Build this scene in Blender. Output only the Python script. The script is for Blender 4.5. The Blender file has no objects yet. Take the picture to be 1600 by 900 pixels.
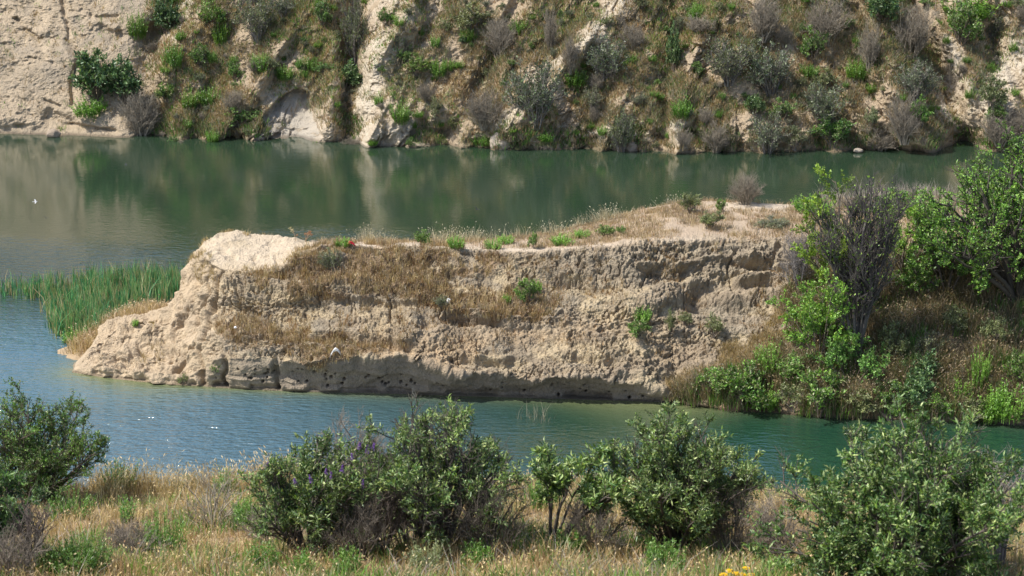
import bpy, math
import numpy as np
R = math.radians
# ------------------------------------------------------------------ camera, sky, sun, exposure
F = 3111.0; PITCH = R(16.2); CH = 30.0
sc = bpy.context.scene
cam_d = bpy.data.cameras.new("camera"); cam = bpy.data.objects.new("camera", cam_d)
sc.collection.objects.link(cam); sc.camera = cam
cam.location = (0, 0, CH); cam.rotation_euler = (math.pi/2 - PITCH, 0, 0)
cam_d.sensor_width = 36; cam_d.lens = 36*F/1600
cam_d.clip_start = 1; cam_d.clip_end = 3000
cam_d.dof.use_dof = True; cam_d.dof.focus_distance = 92; cam_d.dof.aperture_fstop = 3.5
SUN = np.array([-0.55, -0.14, 0.82]); SUN /= np.linalg.norm(SUN)
world = bpy.data.worlds.new("World"); sc.world = world; world.use_nodes = True
wn = world.node_tree.nodes; wl = world.node_tree.links; wn.clear()
sky = wn.new("ShaderNodeTexSky"); sky.sky_type = 'NISHITA'; sky.sun_disc = False
sky.sun_elevation = math.asin(SUN[2]); sky.sun_rotation = math.atan2(SUN[0], SUN[1])
sky.air_density = 1.0; sky.dust_density = 1.6; sky.ozone_density = 1.5
bg = wn.new("ShaderNodeBackground"); bg.inputs[1].default_value = 0.14
wo = wn.new("ShaderNodeOutputWorld"); wl.new(sky.outputs[0], bg.inputs[0]); wl.new(bg.outputs[0], wo.inputs[0])
sd = bpy.data.lights.new("sun", 'SUN'); sd.energy = 4.5; sd.angle = R(0.53); sd.color = (1.0, 0.95, 0.87)
so = bpy.data.objects.new("sun", sd); sc.collection.objects.link(so)
so.rotation_euler = (math.acos(SUN[2]), 0, math.atan2(SUN[1], SUN[0]) + math.pi/2)
sc.view_settings.view_transform = 'Standard'; sc.view_settings.look = 'None'
sc.view_settings.exposure = 0.47; sc.view_settings.gamma = 1.0; sc.view_settings.use_curve_mapping = False
sc.cycles.max_bounces = 6; sc.cycles.diffuse_bounces = 3; sc.cycles.transmission_bounces = 4
sc.cycles.transparent_max_bounces = 4

# ------------------------------------------------------------------ numeric helpers
rng = np.random.default_rng(11)
FW = np.array([0, math.cos(PITCH), -math.sin(PITCH)]); UP = np.array([0, math.sin(PITCH), math.cos(PITCH)])
def proj(P):
    d = P - np.array([0, 0, CH]); df = d @ FW
    return 800 + F*d[..., 0]/df, 450 - F*(d @ UP)/df
def ray_at(px, py, Y):
    px, py, Y = np.broadcast_arrays(np.asarray(px, float), np.asarray(py, float), np.asarray(Y, float))
    b = (py-450)/F; dy = FW[1] - UP[1]*b; dz = FW[2] - UP[2]*b; t = Y/dy
    return np.stack([t*(px-800)/F, Y, CH + dz*t], -1)
def Ywater(py):
    b = (np.asarray(py, float)-450)/F; return -CH*(FW[1]-UP[1]*b)/(FW[2]-UP[2]*b)
def hsh(ix, iy, iz, seed):
    h = (ix*374761393 + iy*668265263 + iz*2147483647 + seed*974711) & 0xffffffff
    h = ((h ^ (h >> 13))*1274126177) & 0xffffffff
    h = ((h ^ (h >> 16))*2246822519) & 0xffffffff
    return ((h ^ (h >> 15)) & 0xffffff)/float(0xffffff)
def vn(P, freq, seed=0):
    Q = P*np.asarray(freq, float); I = np.floor(Q).astype(np.int64); f = Q - I; f = f*f*(3-2*f)
    r = 0
    for a in (0, 1):
        wa = f[..., 0] if a else 1-f[..., 0]
        for b in (0, 1):
            wb = wa*(f[..., 1] if b else 1-f[..., 1])
            for c in (0, 1):
                r = r + wb*(f[..., 2] if c else 1-f[..., 2])*hsh(I[..., 0]+a, I[..., 1]+b, I[..., 2]+c, seed)
    return r
ROT = np.array([[.36, .48, -.80], [-.80, .60, 0], [.48, .64, .60]])
def fbm(P, freq, seed=0, octv=4, gain=.5):
    a, s, t = 1.0, 0, 0; Q = P*np.asarray(freq, float)
    for o in range(octv):
        s = s + a*vn(Q, 1.0, seed+o*7); t += a; a *= gain; Q = Q@ROT*2.03+17.3
    return s/t
def sst(a, b, x):
    t = np.clip((x-a)/(b-a), 0, 1); return t*t*(3-2*t)
def inpoly(x, y, poly):
    r = np.zeros(np.shape(x), bool); n = len(poly)
    for i in range(n):
        x0, y0 = poly[i]; x1, y1 = poly[(i+1) % n]
        if y0 == y1: continue
        c = ((y0 > y) != (y1 > y)) & (x < (x1-x0)*(y-y0)/(y1-y0)+x0); r ^= c
    return r
def polydist(x, y, pl, sx=1., sy=1.):
    d = np.full(np.shape(x), 1e9)
    for (x0, y0), (x1, y1) in zip(pl[:-1], pl[1:]):
        ax, ay, bx, by = x0*sx, y0*sy, x1*sx, y1*sy; vx, vy = bx-ax, by-ay
        t = np.clip(((x*sx-ax)*vx+(y*sy-ay)*vy)/(vx*vx+vy*vy+1e-9), 0, 1)
        d = np.minimum(d, np.hypot(x*sx-ax-t*vx, y*sy-ay-t*vy))
    return d
def unit(v): return v/np.maximum(np.linalg.norm(v, axis=-1, keepdims=True), 1e-9)

# ------------------------------------------------------------------ Blender helpers
COL = sc.collection
def mesh_from(name, V, faces, col=None, mat=None, smooth=False, attrs=None):
    me = bpy.data.meshes.new(name); V = np.asarray(V, np.float32).reshape(-1, 3)
    me.vertices.add(len(V)); me.vertices.foreach_set("co", V.ravel())
    if not isinstance(faces, list): faces = [faces]
    faces = [np.asarray(f, np.int32) for f in faces if len(f)]
    tot = sum(f.size for f in faces); n = sum(len(f) for f in faces)
    me.loops.add(tot); me.polygons.add(n)
    me.loops.foreach_set("vertex_index", np.concatenate([f.ravel() for f in faces]))
    cnt = np.concatenate([np.full(len(f), f.shape[1], np.int32) for f in faces])
    me.polygons.foreach_set("loop_start", np.concatenate([[0], np.cumsum(cnt)[:-1]]).astype(np.int32))
    me.polygons.foreach_set("loop_total", cnt)
    if smooth: me.polygons.foreach_set("use_smooth", np.ones(n, bool))
    me.update(calc_edges=True)
    if col is not None:
        a = me.color_attributes.new("col", 'FLOAT_COLOR', 'POINT')
        c = np.ones((len(V), 4), np.float32); c[:, :3] = np.clip(np.asarray(col).reshape(-1, 3), 0, 1)
        a.data.foreach_set("color", c.ravel())
    for k, v in (attrs or {}).items():
        a = me.attributes.new(k, 'FLOAT', 'POINT'); a.data.foreach_set("value", np.asarray(v, np.float32).ravel())
    if mat: me.materials.append(mat)
    return me
def link(name, me, parent=None, loc=None):
    o = bpy.data.objects.new(name, me); COL.objects.link(o)
    if parent is not None: o.parent = parent
    if loc is not None: o.location = loc
    return o
def tag(o, label=None, cat=None, group=None, kind=None):
    for k, v in (("label", label), ("category", cat), ("group", group), ("kind", kind)):
        if v: o[k] = v
    return o
def grid_faces(nu, nv):
    i = np.arange(nu-1)[:, None]*nv + np.arange(nv-1)[None]; i = i.ravel()
    return np.stack([i, i+nv, i+nv+1, i+1], 1)

class Nodes:
    def __init__(s, name):
        s.m = bpy.data.materials.new(name); s.m.use_nodes = True
        s.n = s.m.node_tree.nodes; s.l = s.m.node_tree.links; s.n.clear()
        s.out = s.n.new("ShaderNodeOutputMaterial")
    def new(s, t, **kw):
        nd = s.n.new(t)
        for k, v in kw.items():
            if k.startswith("i_"): 
                key = k[2:]; key = int(key) if key.isdigit() else key
                if hasattr(v, "is_linked"): s.l.new(v, nd.inputs[key])
                else: nd.inputs[key].default_value = v
            else: setattr(nd, k, v)
        return nd
    def math(s, op, a, b=None):
        nd = s.n.new("ShaderNodeMath"); nd.operation = op
        for i, v in enumerate((a, b)):
            if v is None: continue
            if hasattr(v, "is_linked"): s.l.new(v, nd.inputs[i])
            else: nd.inputs[i].default_value = v
        return nd.outputs[0]
    def mix(s, f, a, b, mode='MIX'):
        nd = s.n.new("ShaderNodeMix"); nd.data_type = 'RGBA'; nd.blend_type = mode
        for k, v in ((0, f), (6, a), (7, b)):
            if hasattr(v, "is_linked"): s.l.new(v, nd.inputs[k])
            else: nd.inputs[k].default_value = v if k == 0 else tuple(v)+(1,)
        return nd.outputs[2]
def leaf_mat(name, trans=.35, spec=.25, rough=.5):
    s = Nodes(name)
    a = s.new("ShaderNodeAttribute", attribute_name="col"); oi = s.new("ShaderNodeObjectInfo")
    c = s.mix(1.0, a.outputs["Color"], oi.outputs["Color"], 'MULTIPLY')
    p = s.new("ShaderNodeBsdfPrincipled", i_Roughness=rough); s.l.new(c, p.inputs["Base Color"])
    p.inputs["Specular IOR Level"].default_value = spec
    t = s.new("ShaderNodeBsdfTranslucent"); s.l.new(s.mix(1.0, c, (1.25, 1.3, .7), 'MULTIPLY'), t.inputs[0])
    mx = s.new("ShaderNodeMixShader", i_0=trans); s.l.new(p.outputs[0], mx.inputs[1]); s.l.new(t.outputs[0], mx.inputs[2])
    s.l.new(mx.outputs[0], s.out.inputs[0]); return s.m
def wood_mat(name):
    s = Nodes(name); a = s.new("ShaderNodeAttribute", attribute_name="col"); oi = s.new("ShaderNodeObjectInfo")
    tc = s.new("ShaderNodeTexCoord"); nz = s.new("ShaderNodeTexNoise", i_Scale=14.0, i_Detail=3.0); s.l.new(tc.outputs["Object"], nz.inputs["Vector"])
    v = s.math('MULTIPLY_ADD', nz.outputs[0], .9); 
    nd = v.node; nd.inputs[2].default_value = .55
    c = s.mix(1.0, a.outputs["Color"], oi.outputs["Color"], 'MULTIPLY')
    hv = s.new("ShaderNodeVectorMath", operation='SCALE'); s.l.new(c, hv.inputs[0]); s.l.new(v, hv.inputs["Scale"])
    p = s.new("ShaderNodeBsdfPrincipled", i_Roughness=.85); s.l.new(hv.outputs[0], p.inputs["Base Color"])
    s.l.new(p.outputs[0], s.out.inputs[0]); return s.m
def soil_mat(name, scale=1.0, bump=.6, dist=.05, var=.5):
    s = Nodes(name); a = s.new("ShaderNodeAttribute", attribute_name="col"); tc = s.new("ShaderNodeTexCoord")
    def noise(sc_, det, ro=.6):
        n = s.new("ShaderNodeTexNoise", i_Scale=sc_*scale, i_Detail=det, i_Roughness=ro); s.l.new(tc.outputs["Object"], n.inputs["Vector"]); return n.outputs[0]
    n1 = noise(1.6, 8, .65); n2 = noise(14., 6, .7)
    vo = s.new("ShaderNodeTexVoronoi", i_Scale=9.*scale); s.l.new(tc.outputs["Object"], vo.inputs["Vector"])
    v = s.math('ADD', s.math('MULTIPLY', n1, var*1.0), s.math('MULTIPLY', n2, var*.9)); v = s.math('ADD', v, 1-var*.95)
    hv = s.new("ShaderNodeVectorMath", operation='SCALE'); s.l.new(a.outputs["Color"], hv.inputs[0]); s.l.new(v, hv.inputs["Scale"])
    h = s.math('ADD', n2, s.math('MULTIPLY', vo.outputs["Distance"], .5)); h = s.math('ADD', h, s.math('MULTIPLY', n1, .8))
    b = s.new("ShaderNodeBump", i_Strength=bump, i_Distance=dist); s.l.new(h, b.inputs["Height"])
    p = s.new("ShaderNodeBsdfPrincipled", i_Roughness=.95); p.inputs["Specular IOR Level"].default_value = .15
    s.l.new(hv.outputs[0], p.inputs["Base Color"]); s.l.new(b.outputs[0], p.inputs["Normal"])
    s.l.new(p.outputs[0], s.out.inputs[0]); return s.m
M_LEAF = leaf_mat("leaf", .24, .5, .38); M_GRASS = leaf_mat("dry_blade", .25, .2, .6); M_WOOD = wood_mat("bark")
M_PETAL = leaf_mat("petal", .3, .1, .7)
M_CLIFF = soil_mat("sandy_cliff", 1.25, .9, .095, .5); M_HILL = soil_mat("hill_soil", .9, 1.0, .16, .55)
M_TURF = soil_mat("dry_earth", 1.6, .8, .04, .6)

class Grid:
    def __init__(g, P):
        g.P = P; du = np.gradient(P, axis=0); dv = np.gradient(P, axis=1)
        n = np.cross(du, dv); g.area = np.linalg.norm(n, axis=-1); g.N = unit(n)
    def refresh(g):
        g.__init__(g.P); g.px, g.py = proj(g.P)
        return g
    def sample(g, n, w):
        """n random points, weighted by the mask w and by area"""
        p = (g.area*w).ravel(); p = p/p.sum(); k = rng.choice(p.size, n, p=p)
        i, j = np.unravel_index(k, g.area.shape); i = np.minimum(i, g.P.shape[0]-2); j = np.minimum(j, g.P.shape[1]-2)
        a = rng.random((n, 1)); b = rng.random((n, 1)); P = g.P
        return (P[i, j]*(1-a)+P[i+1, j]*a)*(1-b)+(P[i, j+1]*(1-a)+P[i+1, j+1]*a)*b, g.N[i, j], g.px[i, j], g.py[i, j]
    def hit(g, px, py, tol=4.):
        d = np.hypot(g.px-px, g.py-py); 
        if d.min() > tol: tol = d.min()+1
        ok = d < tol; dep = np.where(ok, g.P[..., 1]+d*.05, 1e9); k = np.argmin(dep); return g.P.reshape(-1, 3)[k].copy()

# ================================================================== LAND
def interp_cols(tab, px):
    t = np.array(tab, float); return [np.interp(px, t[:, 0], t[:, k]) for k in range(1, t.shape[1])]
# ---- peninsula: columns (px, water py, undercut py, dY, rim py, dY, back rim py, dY, back water dY)
PEN = [
 (112, 582, 581.5, .0, 581, .2, 580, .5, 1.0), (120, 583, 577, .1, 570, .4, 567, .8, 1.8), (135, 586, 574, .05, 550, 1.0, 546, 1.6, 2.8),
 (165, 590, 575, .05, 517, 2.4, 507, 4.0, 5.5), (195, 594, 578, .05, 497, 3.0, 491, 4.4, 6.5), (235, 598, 582, .05, 490, 3.6, 486, 4.6, 7.0),
 (262, 601, 584, .05, 478, 4.2, 474, 5.0, 7.5), (282, 602, 584, .1, 448, 4.7, 442, 5.6, 8), (300, 603, 582, .1, 412, 5.0, 404, 6.4, 9),
 (320, 604, 570, .1, 402, 4.6, 380, 7.0, 10), (345, 606, 560, -.15, 418, 4.0, 365, 7.8, 11), (400, 609, 562, -.3, 428, 3.7, 366, 8.0, 11),
 (440, 611, 570, -.38, 418, 3.9, 370, 7.8, 11), (475, 612, 570, -.62, 394, 4.5, 373, 7.4, 11), (500, 613, 566, -.72, 383, 4.9, 377, 7.0, 10.5),
 (560, 614, 560, -.75, 383, 5.0, 378, 7.5, 11), (630, 616, 556, -.9, 384, 5.0, 379, 8.0, 11.5), (690, 618, 574, -.8, 388, 5.0, 379, 8.2, 12),
 (760, 620, 584, -.75, 392, 5.0, 376, 8.4, 12), (860, 623, 590, -.7, 393, 5.0, 367, 9.0, 13), (930, 625, 596, -.65, 387, 5.2, 350, 10.5, 15),
 (1000, 627, 606, -.5, 380, 5.6, 328, 12.5, 17), (1050, 629, 618, .05, 377, 6.2, 317, 13.5, 19), (1130, 640, 625, .3, 374, 8.0, 316, 15.5, 22),
 (1200, 646, 630, .4, 370, 9.0, 317, 16, 21), (1270, 651, 634, .4, 372, 9.4, 318, 17, 22), (1340, 654, 636, .4, 400, 8.0, 314, 18, 24),
 (1420, 657, 638, .4, 425, 6.5, 312, 18, 30), (1500, 660, 640, .4, 438, 6.0, 308, 18, 42), (1600, 665, 645, .4, 445, 6.0, 306, 20, 64),
 (1750, 672, 650, .4, 440, 6.5, 306, 20, 66), (2000, 685, 660, .4, 430, 7., 306, 20, 68)]
nu = 1500
upx = np.concatenate([np.linspace(112, 1610, nu-90), np.linspace(1614, 2000, 90)])
wpy, unpy, udY, rpy, rdY, spy, sdY, bdY = interp_cols(PEN, upx)
unpy = unpy + sst(330, 420, upx)*(1-sst(1020, 1060, upx))*((fbm(np.stack([upx/55, upx*0, upx*0], 1), 1, 8, 4, .6)-.5)*26); Yw = Ywater(wpy)
rows = []
def prow(py, Y): rows.append(ray_at(upx, py, Y))
for z in (-1.5, -.8, -.3): 
    p = ray_at(upx, wpy, Yw); p[:, 2] = z; p[:, 1] += .1*z*0; rows.append(p)
n_w = len(rows)
for t in np.linspace(0, 1, 60):
    a = ray_at(upx, wpy, Yw); b = ray_at(upx, unpy, Yw+udY); q = a*(1-t)+b*t
    q[:, 1] += .3*np.sin(t*math.pi)*np.clip(-udY*2, 0, 1); rows.append(q)
n_u = len(rows)
for t in np.linspace(0, 1, 250)[1:]:
    bench = .10*np.sin(t*math.pi*4+upx*.004)*np.clip(rdY/4, 0, 1)
    prow(unpy+(rpy-unpy)*t, Yw+udY+(rdY-udY)*t+bench*1.6*math.sin(math.pi*t))
n_r = len(rows)
for t in np.linspace(0, 1, 90)[1:]:
    a = ray_at(upx, rpy, Yw+rdY); b = ray_at(upx, spy, Yw+sdY); rows.append(a*(1-t)+b*t)
n_s = len(rows)
for t in np.linspace(0, 1, 40)[1:]:
    a = ray_at(upx, spy, Yw+sdY); b = a.copy(); dd = bdY-sdY; b[:, 0] *= 1+dd/90; b[:, 1] += dd; b[:, 2] = 0
    hillish = sst(1400, 1520, upx); b[:, 2] = -hillish*1.2
    pw_ = (1.5-1.15*hillish); q = a*(1-t)+b*t; q[:, 2] = a[:, 2]*(1-t**pw_)+b[:, 2]*t**pw_; rows.append(q)
for z in (-.6, -1.5):
    q = rows[-1].copy(); q[:, 2] = z; rows.append(q)
P = np.stack(rows, 1); nv = P.shape[1]
rowi = np.arange(nv)[None]*np.ones((nu, 1)); px0 = upx[:, None]*np.ones((1, nv))
pen = Grid(P); N0 = pen.N.copy()
# smooth normals so displacement does not fold
for _ in range(12):
    N0[1:-1] = (N0[:-2]+N0[1:-1]*2+N0[2:])/4; N0[:, 1:-1] = (N0[:, :-2]+N0[:, 1:-1]*2+N0[:, 2:])/4
N0 = unit(N0)
if N0[nu//2, n_u+100, 2] < 0: N0 = -N0
face = sst(n_w-1, n_w+6, rowi)*(1-sst(n_r-12, n_r+12, rowi)); top = 1-face
topw = sst(n_r-12, n_r+12, rowi)
tipw = np.clip((px0-112)/45, 0, 1)
left = 1-sst(270, 400, px0); nose = 1-sst(290, 335, px0)
face = np.maximum(face, nose*sst(n_w-1, n_w+6, rowi)*(1-sst(n_s-4, n_s+22, rowi))*.9)
sand = sst(300, 330, px0)*(1-sst(470, 500, px0))*topw
X3 = P
z = P[..., 2]
slump = sst(1080, 1200, px0)
big = fbm(X3, (.35, .35, .45), 3, 3)-.5
med = fbm(X3, (1.1, 1.1, 1.3), 5, 4)-.5
rid = np.abs(fbm(X3, (2.6, 2.6, 3.4), 9, 3)-.5)*2
clod = fbm(X3, (8.5, 8.5, 10), 13, 3, .7)-.5
vert = np.abs(fbm(X3, (1.5, .3, .22), 21, 3)-.5)*2
pit = sst(.62, .74, vn(X3+(vn(X3, 2.5, 32)-.5)[..., None]*.4, (1.5, 1.5, 2.8), 31))
fine = fbm(X3, (13, 13, 15), 15, 2, .6)-.5; wall = 1-sst(n_u-10, n_u+2, rowi)*1.0; rough = sst(.38, .62, fbm(X3, (.5, .5, .9), 17, 3))
warp = X3 + (vn(X3, 1.3, 18)-.5)[..., None]*.9; ch = np.abs(fbm(warp, (3.3, 3.3, 3.0), 19, 3, .6)-.5)*2
d = face*(big*.75 + med*.55 + ((.22-rid)*.16 + (ch-.3)*.21*(.3+rough) + clod*.26*(.4+.9*rough) + fine*.14)*(1-.75*wall))*(1-.45*left)
strat = vn(np.stack([X3[..., 0]*.10, X3[..., 1]*.1, z*2.6+(vn(X3, .5, 43)-.5)*1.6+X3[..., 0]*.02], -1), 1, 44); strat2 = vn(np.stack([X3[..., 0]*.25, X3[..., 1]*.1, z*7+(vn(X3, 1., 45)-.5)*2], -1), 1, 46)
d += face*((strat-.5)*.72*(1-.6*wall)+(strat2-.5)*.17)*(1-.7*left)
cr = np.abs(fbm(X3, (.9, .9, .5), 47, 4, .6)-.5); d -= face*.20*(1-sst(0, .02, cr))*(1-.5*left)*(1-wall)
d += face*(.3-vert)*.14*(1-slump*.5)*(1-.5*wall)
d += face*left*(med*.7 + (fbm(X3, (.9, .9, 1.5), 33, 2)-.5)*.5 - pit*.14 - .14*(1-sst(0, .35, vert)))
d += topw*(med*.12+clod*.04)*(1-sand*.5) + topw*big*.35
d += sand*((fbm(X3, (3.5, 3.5, 5), 48, 4, .6)-.5)*.16+(.3-np.abs(fbm(X3, (1.0, 1.0, 2.6), 49, 3)-.5)*2)*.10+med*.22+clod*.07-.10*sst(.62, .75, vn(X3, (1.2, 1.2, 3), 77)))
wz = z + .5*(vn(X3, .35, 41)-.5)*1.2 + .25*(vn(X3, 1.4, 42)-.5)
def notch(z0, wd, dep, a, b, soft=35):
    m = sst(a-soft, a+soft, px0)*(1-sst(b-soft, b+soft, px0))*face*sst(.30, .62, vn(P, (.55, .4, .4), int(z0*10)))*1.25
    up = np.exp(-((wz-z0)/wd)**2); lip = np.exp(-((wz-z0-wd*1.9)/(wd*.9))**2)
    return m*(-dep*up + dep*.55*lip)
d += notch(2.95, .17, .50, 660, 960) + notch(3.85, .26, .75, 1000, 1110) + notch(4.0, .16, .4, 1110, 1230) + notch(2.3, .12, .25, 480, 700)
d += notch(4.75, .12, .28, 860, 1220) + notch(3.6, .13, .22, 360, 660) + notch(1.75, .12, .28, 620, 1040)
kx0, ky0 = proj(P)
for pl, wd, dp in [([(324, 430), (306, 505)], 3.5, .35), ([(346, 425), (336, 470), (318, 530)], 4, .4), ([(312, 545), (318, 606)], 5, .5), ([(352, 560), (350, 612)], 4, .4), ([(300, 440), (288, 480)], 3, .25),
                   ([(372, 450), (362, 520)], 3, .25), ([(280, 500), (262, 560)], 3, .2), ([(345, 396), (368, 401)], 2.5, .2), ([(395, 404), (420, 400)], 2.5, .2), ([(430, 560), (436, 612)], 4, .3), ([(190, 512), (206, 508)], 5, .3),
                   ([(150, 566), (190, 560)], 3, .15), ([(220, 560), (250, 556)], 3, .15), ([(270, 580), (300, 545)], 3, .25), ([(610, 470), (606, 500)], 3, .3), ([(1156, 385), (1138, 415), (1146, 450)], 3.5, .15), ([(1222, 380), (1196, 420)], 4, .3)]:
    wv = (vn(X3, 2.2, 57)-.5)*9; d -= dp*np.exp(-(polydist(kx0+wv, ky0+wv, pl)/wd)**2)*(face+.6*sand)
# swallow burrows in the undercut wall
brng = np.random.default_rng(4)
for k in range(62):
    bx = brng.uniform(340, 1030) if k > 26 else brng.uniform(360, 660); bz = brng.uniform(.25, 1.1)*(1-.4*(bx > 800))
    col_i = np.argmin(np.abs(upx-bx)); j = np.argmin(np.abs(P[col_i, n_w:n_u, 2]-bz))+n_w; c = P[col_i, j]
    r = brng.uniform(.035, .07); i0, i1 = max(col_i-12, 0), col_i+13; j0, j1 = max(j-10, 0), j+11
    dd = np.linalg.norm(P[i0:i1, j0:j1]-c, axis=-1)
    d[i0:i1, j0:j1] -= .32*np.exp(-(dd/r)**4)
# wave-cut caves at the foot
foot = sst(n_w-3, n_w+4, rowi)*np.exp(-((z-.12)/.16)**2)*sst(.52, .66, vn(X3, (1.2, 1.2, .1), 55))
d -= foot*.28*face*(1-slump)
d *= tipw
P = P + N0*d[..., None]
pen.P = P; pen.refresh()
if pen.N[nu//2, n_u+100, 2] < 0: pen.N = -pen.N
ppx, ppy = pen.px, pen.py; z = P[..., 2]
jit = (vn(P, 1.2, 91)-.5)*26; jx, jy = ppx+jit*1.5, ppy+(vn(P, 1.5, 92)-.5)*22
BR1 = [(398, 432), (440, 418), (478, 390), (500, 384), (700, 386), (760, 392), (830, 398), (800, 428), (850, 450), (862, 494), (780, 498), (700, 492), (640, 476), (560, 474), (500, 462), (430, 452)]
BR1 = [(398, 432), (440, 418), (478, 390), (500, 380), (700, 384), (775, 390), (800, 405), (770, 425), (690, 440), (700, 452), (860, 455), (862, 494), (780, 498), (700, 492), (640, 480), (560, 476), (500, 462), (430, 452)]
BR2 = [(335, 500), (420, 505), (470, 520), (560, 518), (640, 540), (560, 560), (470, 572), (440, 560), (370, 545)]
BR3 = [(1262, 385), (1400, 400), (1700, 400), (1700, 668), (1300, 656), (1130, 644), (1045, 628), (1075, 604), (1150, 588), (1215, 560), (1232, 500)]
GOLD = [(1035, 628), (1060, 590), (1110, 560), (1170, 535), (1230, 480), (1262, 385), (1250, 470), (1235, 560), (1130, 644)]
brown = np.maximum(inpoly(jx, jy, BR1)*1.0, inpoly(jx, jy, BR2)*.9); shoulder = inpoly(jx, jy, BR3)*1.0; golden = inpoly(jx, jy, GOLD)*1.0; brown = brown*sst(.36, .50, fbm(P, (1.1, 1.1, 1.6), 71, 3))
tan = np.array([.45, .365, .235]); grey = np.array([.29, .245, .18]); pink = np.array([.45, .335, .21]); pale = np.array([.54, .445, .325])
wall_shade = np.array([.23, .20, .165]); litter = np.array([.26, .18, .11])
nA = fbm(P, (.5, .5, 1.8), 61, 4)[..., None]; nB = fbm(P, (.3, .3, .6), 65, 3)[..., None]
c = tan*(1-sst(.42, .62, nA)) + grey*sst(.42, .62, nA)
sl = (sst(.52, .66, strat)*face*(1-.7*left))[..., None]*.75; c = c*(1-sl)+np.array([.30, .24, .17])*sl; sl = (sst(.55, .7, strat2)*face*(1-.7*left))[..., None]*.35; c = c*(1-sl)+np.array([.46, .39, .29])*sl
pk = (np.exp(-((z-2.0)/.9)**2)*sst(480, 600, px0)*(1-sst(950, 1150, px0)))[..., None]*sst(.40, .55, nB)
c = c*(1-pk)+pink*pk
gy = (sst(850, 950, px0)*sst(3.9, 4.6, z)*face)[..., None]*sst(.35, .5, nB)*.7; c = c*(1-gy)+grey*gy
lt = (left*.8+.1)[..., None]; c = c*(1-lt)+np.array([.50, .39, .265])*lt
crust_shade = sst(.46, .60, fbm(P, (2.2, 2.2, 2.8), 67, 4, .6))[..., None]*(face*(.55-.35*left))[..., None]; c = c*(1-crust_shade)+np.array([.24, .19, .135])*crust_shade  # dark crust mottling that also paints shaded pocks into the face colour
w_ = ((1-sst(n_u-8, n_u+4, rowi))*(.35+.65*sst(380, 600, px0))*(1-left))[..., None]*.8; c = c*(1-w_)+wall_shade*w_  # shade under the overhang painted into the wall colour, stronger to the right
t_ = np.clip(topw*(1-sand)*(1-nose), 0, 1)[..., None]; c = c*(1-t_)+np.array([.46, .36, .26])*t_; s_ = (sand*(.55+.45*sst(.35, .55, fbm(P, (1.2, 1.2, 2.4), 69, 4))))[..., None]; c = c*(1-s_)+pale*s_
path = np.exp(-((ppy-rpy[:, None]+1)/4)**2)*sst(500, 560, px0)*(1-sst(1080, 1160, px0)); path = np.maximum(path, np.exp(-((ppx-1180)/85)**2-((ppy-323)/7)**2))
p_ = path[..., None]*topw[..., None]; c = c*(1-p_)+np.array([.60, .50, .38])*p_
b_ = (brown*.75)[..., None]; c = c*(1-b_)+litter*b_; b_ = (shoulder*.8)[..., None]; c = c*(1-b_)+np.array([.22, .165, .10])*b_
wet = (1-sst(.05, .16, z))[..., None]*.45; c = c*(1-wet)
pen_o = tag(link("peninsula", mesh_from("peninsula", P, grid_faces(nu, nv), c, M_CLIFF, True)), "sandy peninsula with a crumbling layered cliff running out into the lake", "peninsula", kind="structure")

# ---- far hillside
HS = [(-600, 205), (0, 212), (60, 213), (230, 217), (380, 220), (560, 222), (720, 230), (860, 235), (1040, 236), (1200, 238), (1340, 238), (1480, 236), (1700, 240), (2300, 250)]
hu = np.concatenate([np.linspace(-600, -20, 70)[:-1], np.linspace(-20, 1620, 1300), np.linspace(1620, 2300, 70)[1:]])
hz = np.concatenate([[-1.5, -.4], np.linspace(0, 11, 300), np.linspace(11, 19, 60)[1:], [19.3, 19.6, 19.9]])
hs_t = np.array(HS, float); Yh = Ywater(np.interp(hu, hs_t[:, 0], hs_t[:, 1])); Hu, Hz = np.meshgrid(hu, hz, indexing='ij'); HY = Yh[:, None]
def hill_at(Hu_, Hz_, disp=0):
    Y = Ywater(np.interp(Hu_, hs_t[:, 0], hs_t[:, 1])) + np.clip(Hz_, -.5, 19)*1.0 + np.maximum(Hz_-19, 0)*80 + disp
    dep = Y*math.cos(PITCH) + (CH-Hz_)*math.sin(PITCH); return np.stack([(Hu_-800)/F*dep, Y, Hz_], -1)
H0 = hill_at(Hu, Hz); h0x, h0y = proj(H0)
HX = H0[..., 0]
def gully(pl, w, dep): return dep*np.exp(-(polydist(h0x+ (vn(H0, .5, 5)-.5)*16, h0y, pl)/w)**2)
hd = np.zeros_like(Hu); bare_ = 1-sst(215, 265, h0x)
for pl, w, dep in [([(575, -260), (560, 0), (548, 80), (546, 215)], 20, 2.6), ([(850, -260), (800, 20), (768, 90), (738, 165)], 15, 1.9),
                   ([(1060, -260), (1052, 60), (1036, 215)], 15, 1.5), ([(1380, -250), (1440, 60), (1480, 130), (1512, 238)], 22, 2.6),
                   ([(90, -200), (99, 20), (108, 60), (121, 90), (110, 130), (116, 165)], 4, .5), ([(240, 60), (228, 150), (236, 215)], 24, 1.9), ([(80, 185), (110, 195)], 13, 1.0),
                   ([(300, -200), (275, 20), (255, 60)], 18, 1.2), ([(665, 205), (690, 212)], 22, 1.3),
                   ([(895, -200), (870, 60), (850, 120)], 14, .9), ([(1240, -200), (1215, 40), (1190, 150)], 22, 1.0), ([(1310, 90), (1290, 215)], 16, .9),
                   ([(680, -100), (655, 60), (610, 120)], 12, .8), ([(990, 195), (1015, 215)], 16, 1.2), ([(1075, 205), (1090, 215)], 12, .9), ([(1560, 20), (1530, 215)], 15, 1.4)]:
    hd += gully(pl, w, dep)
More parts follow.
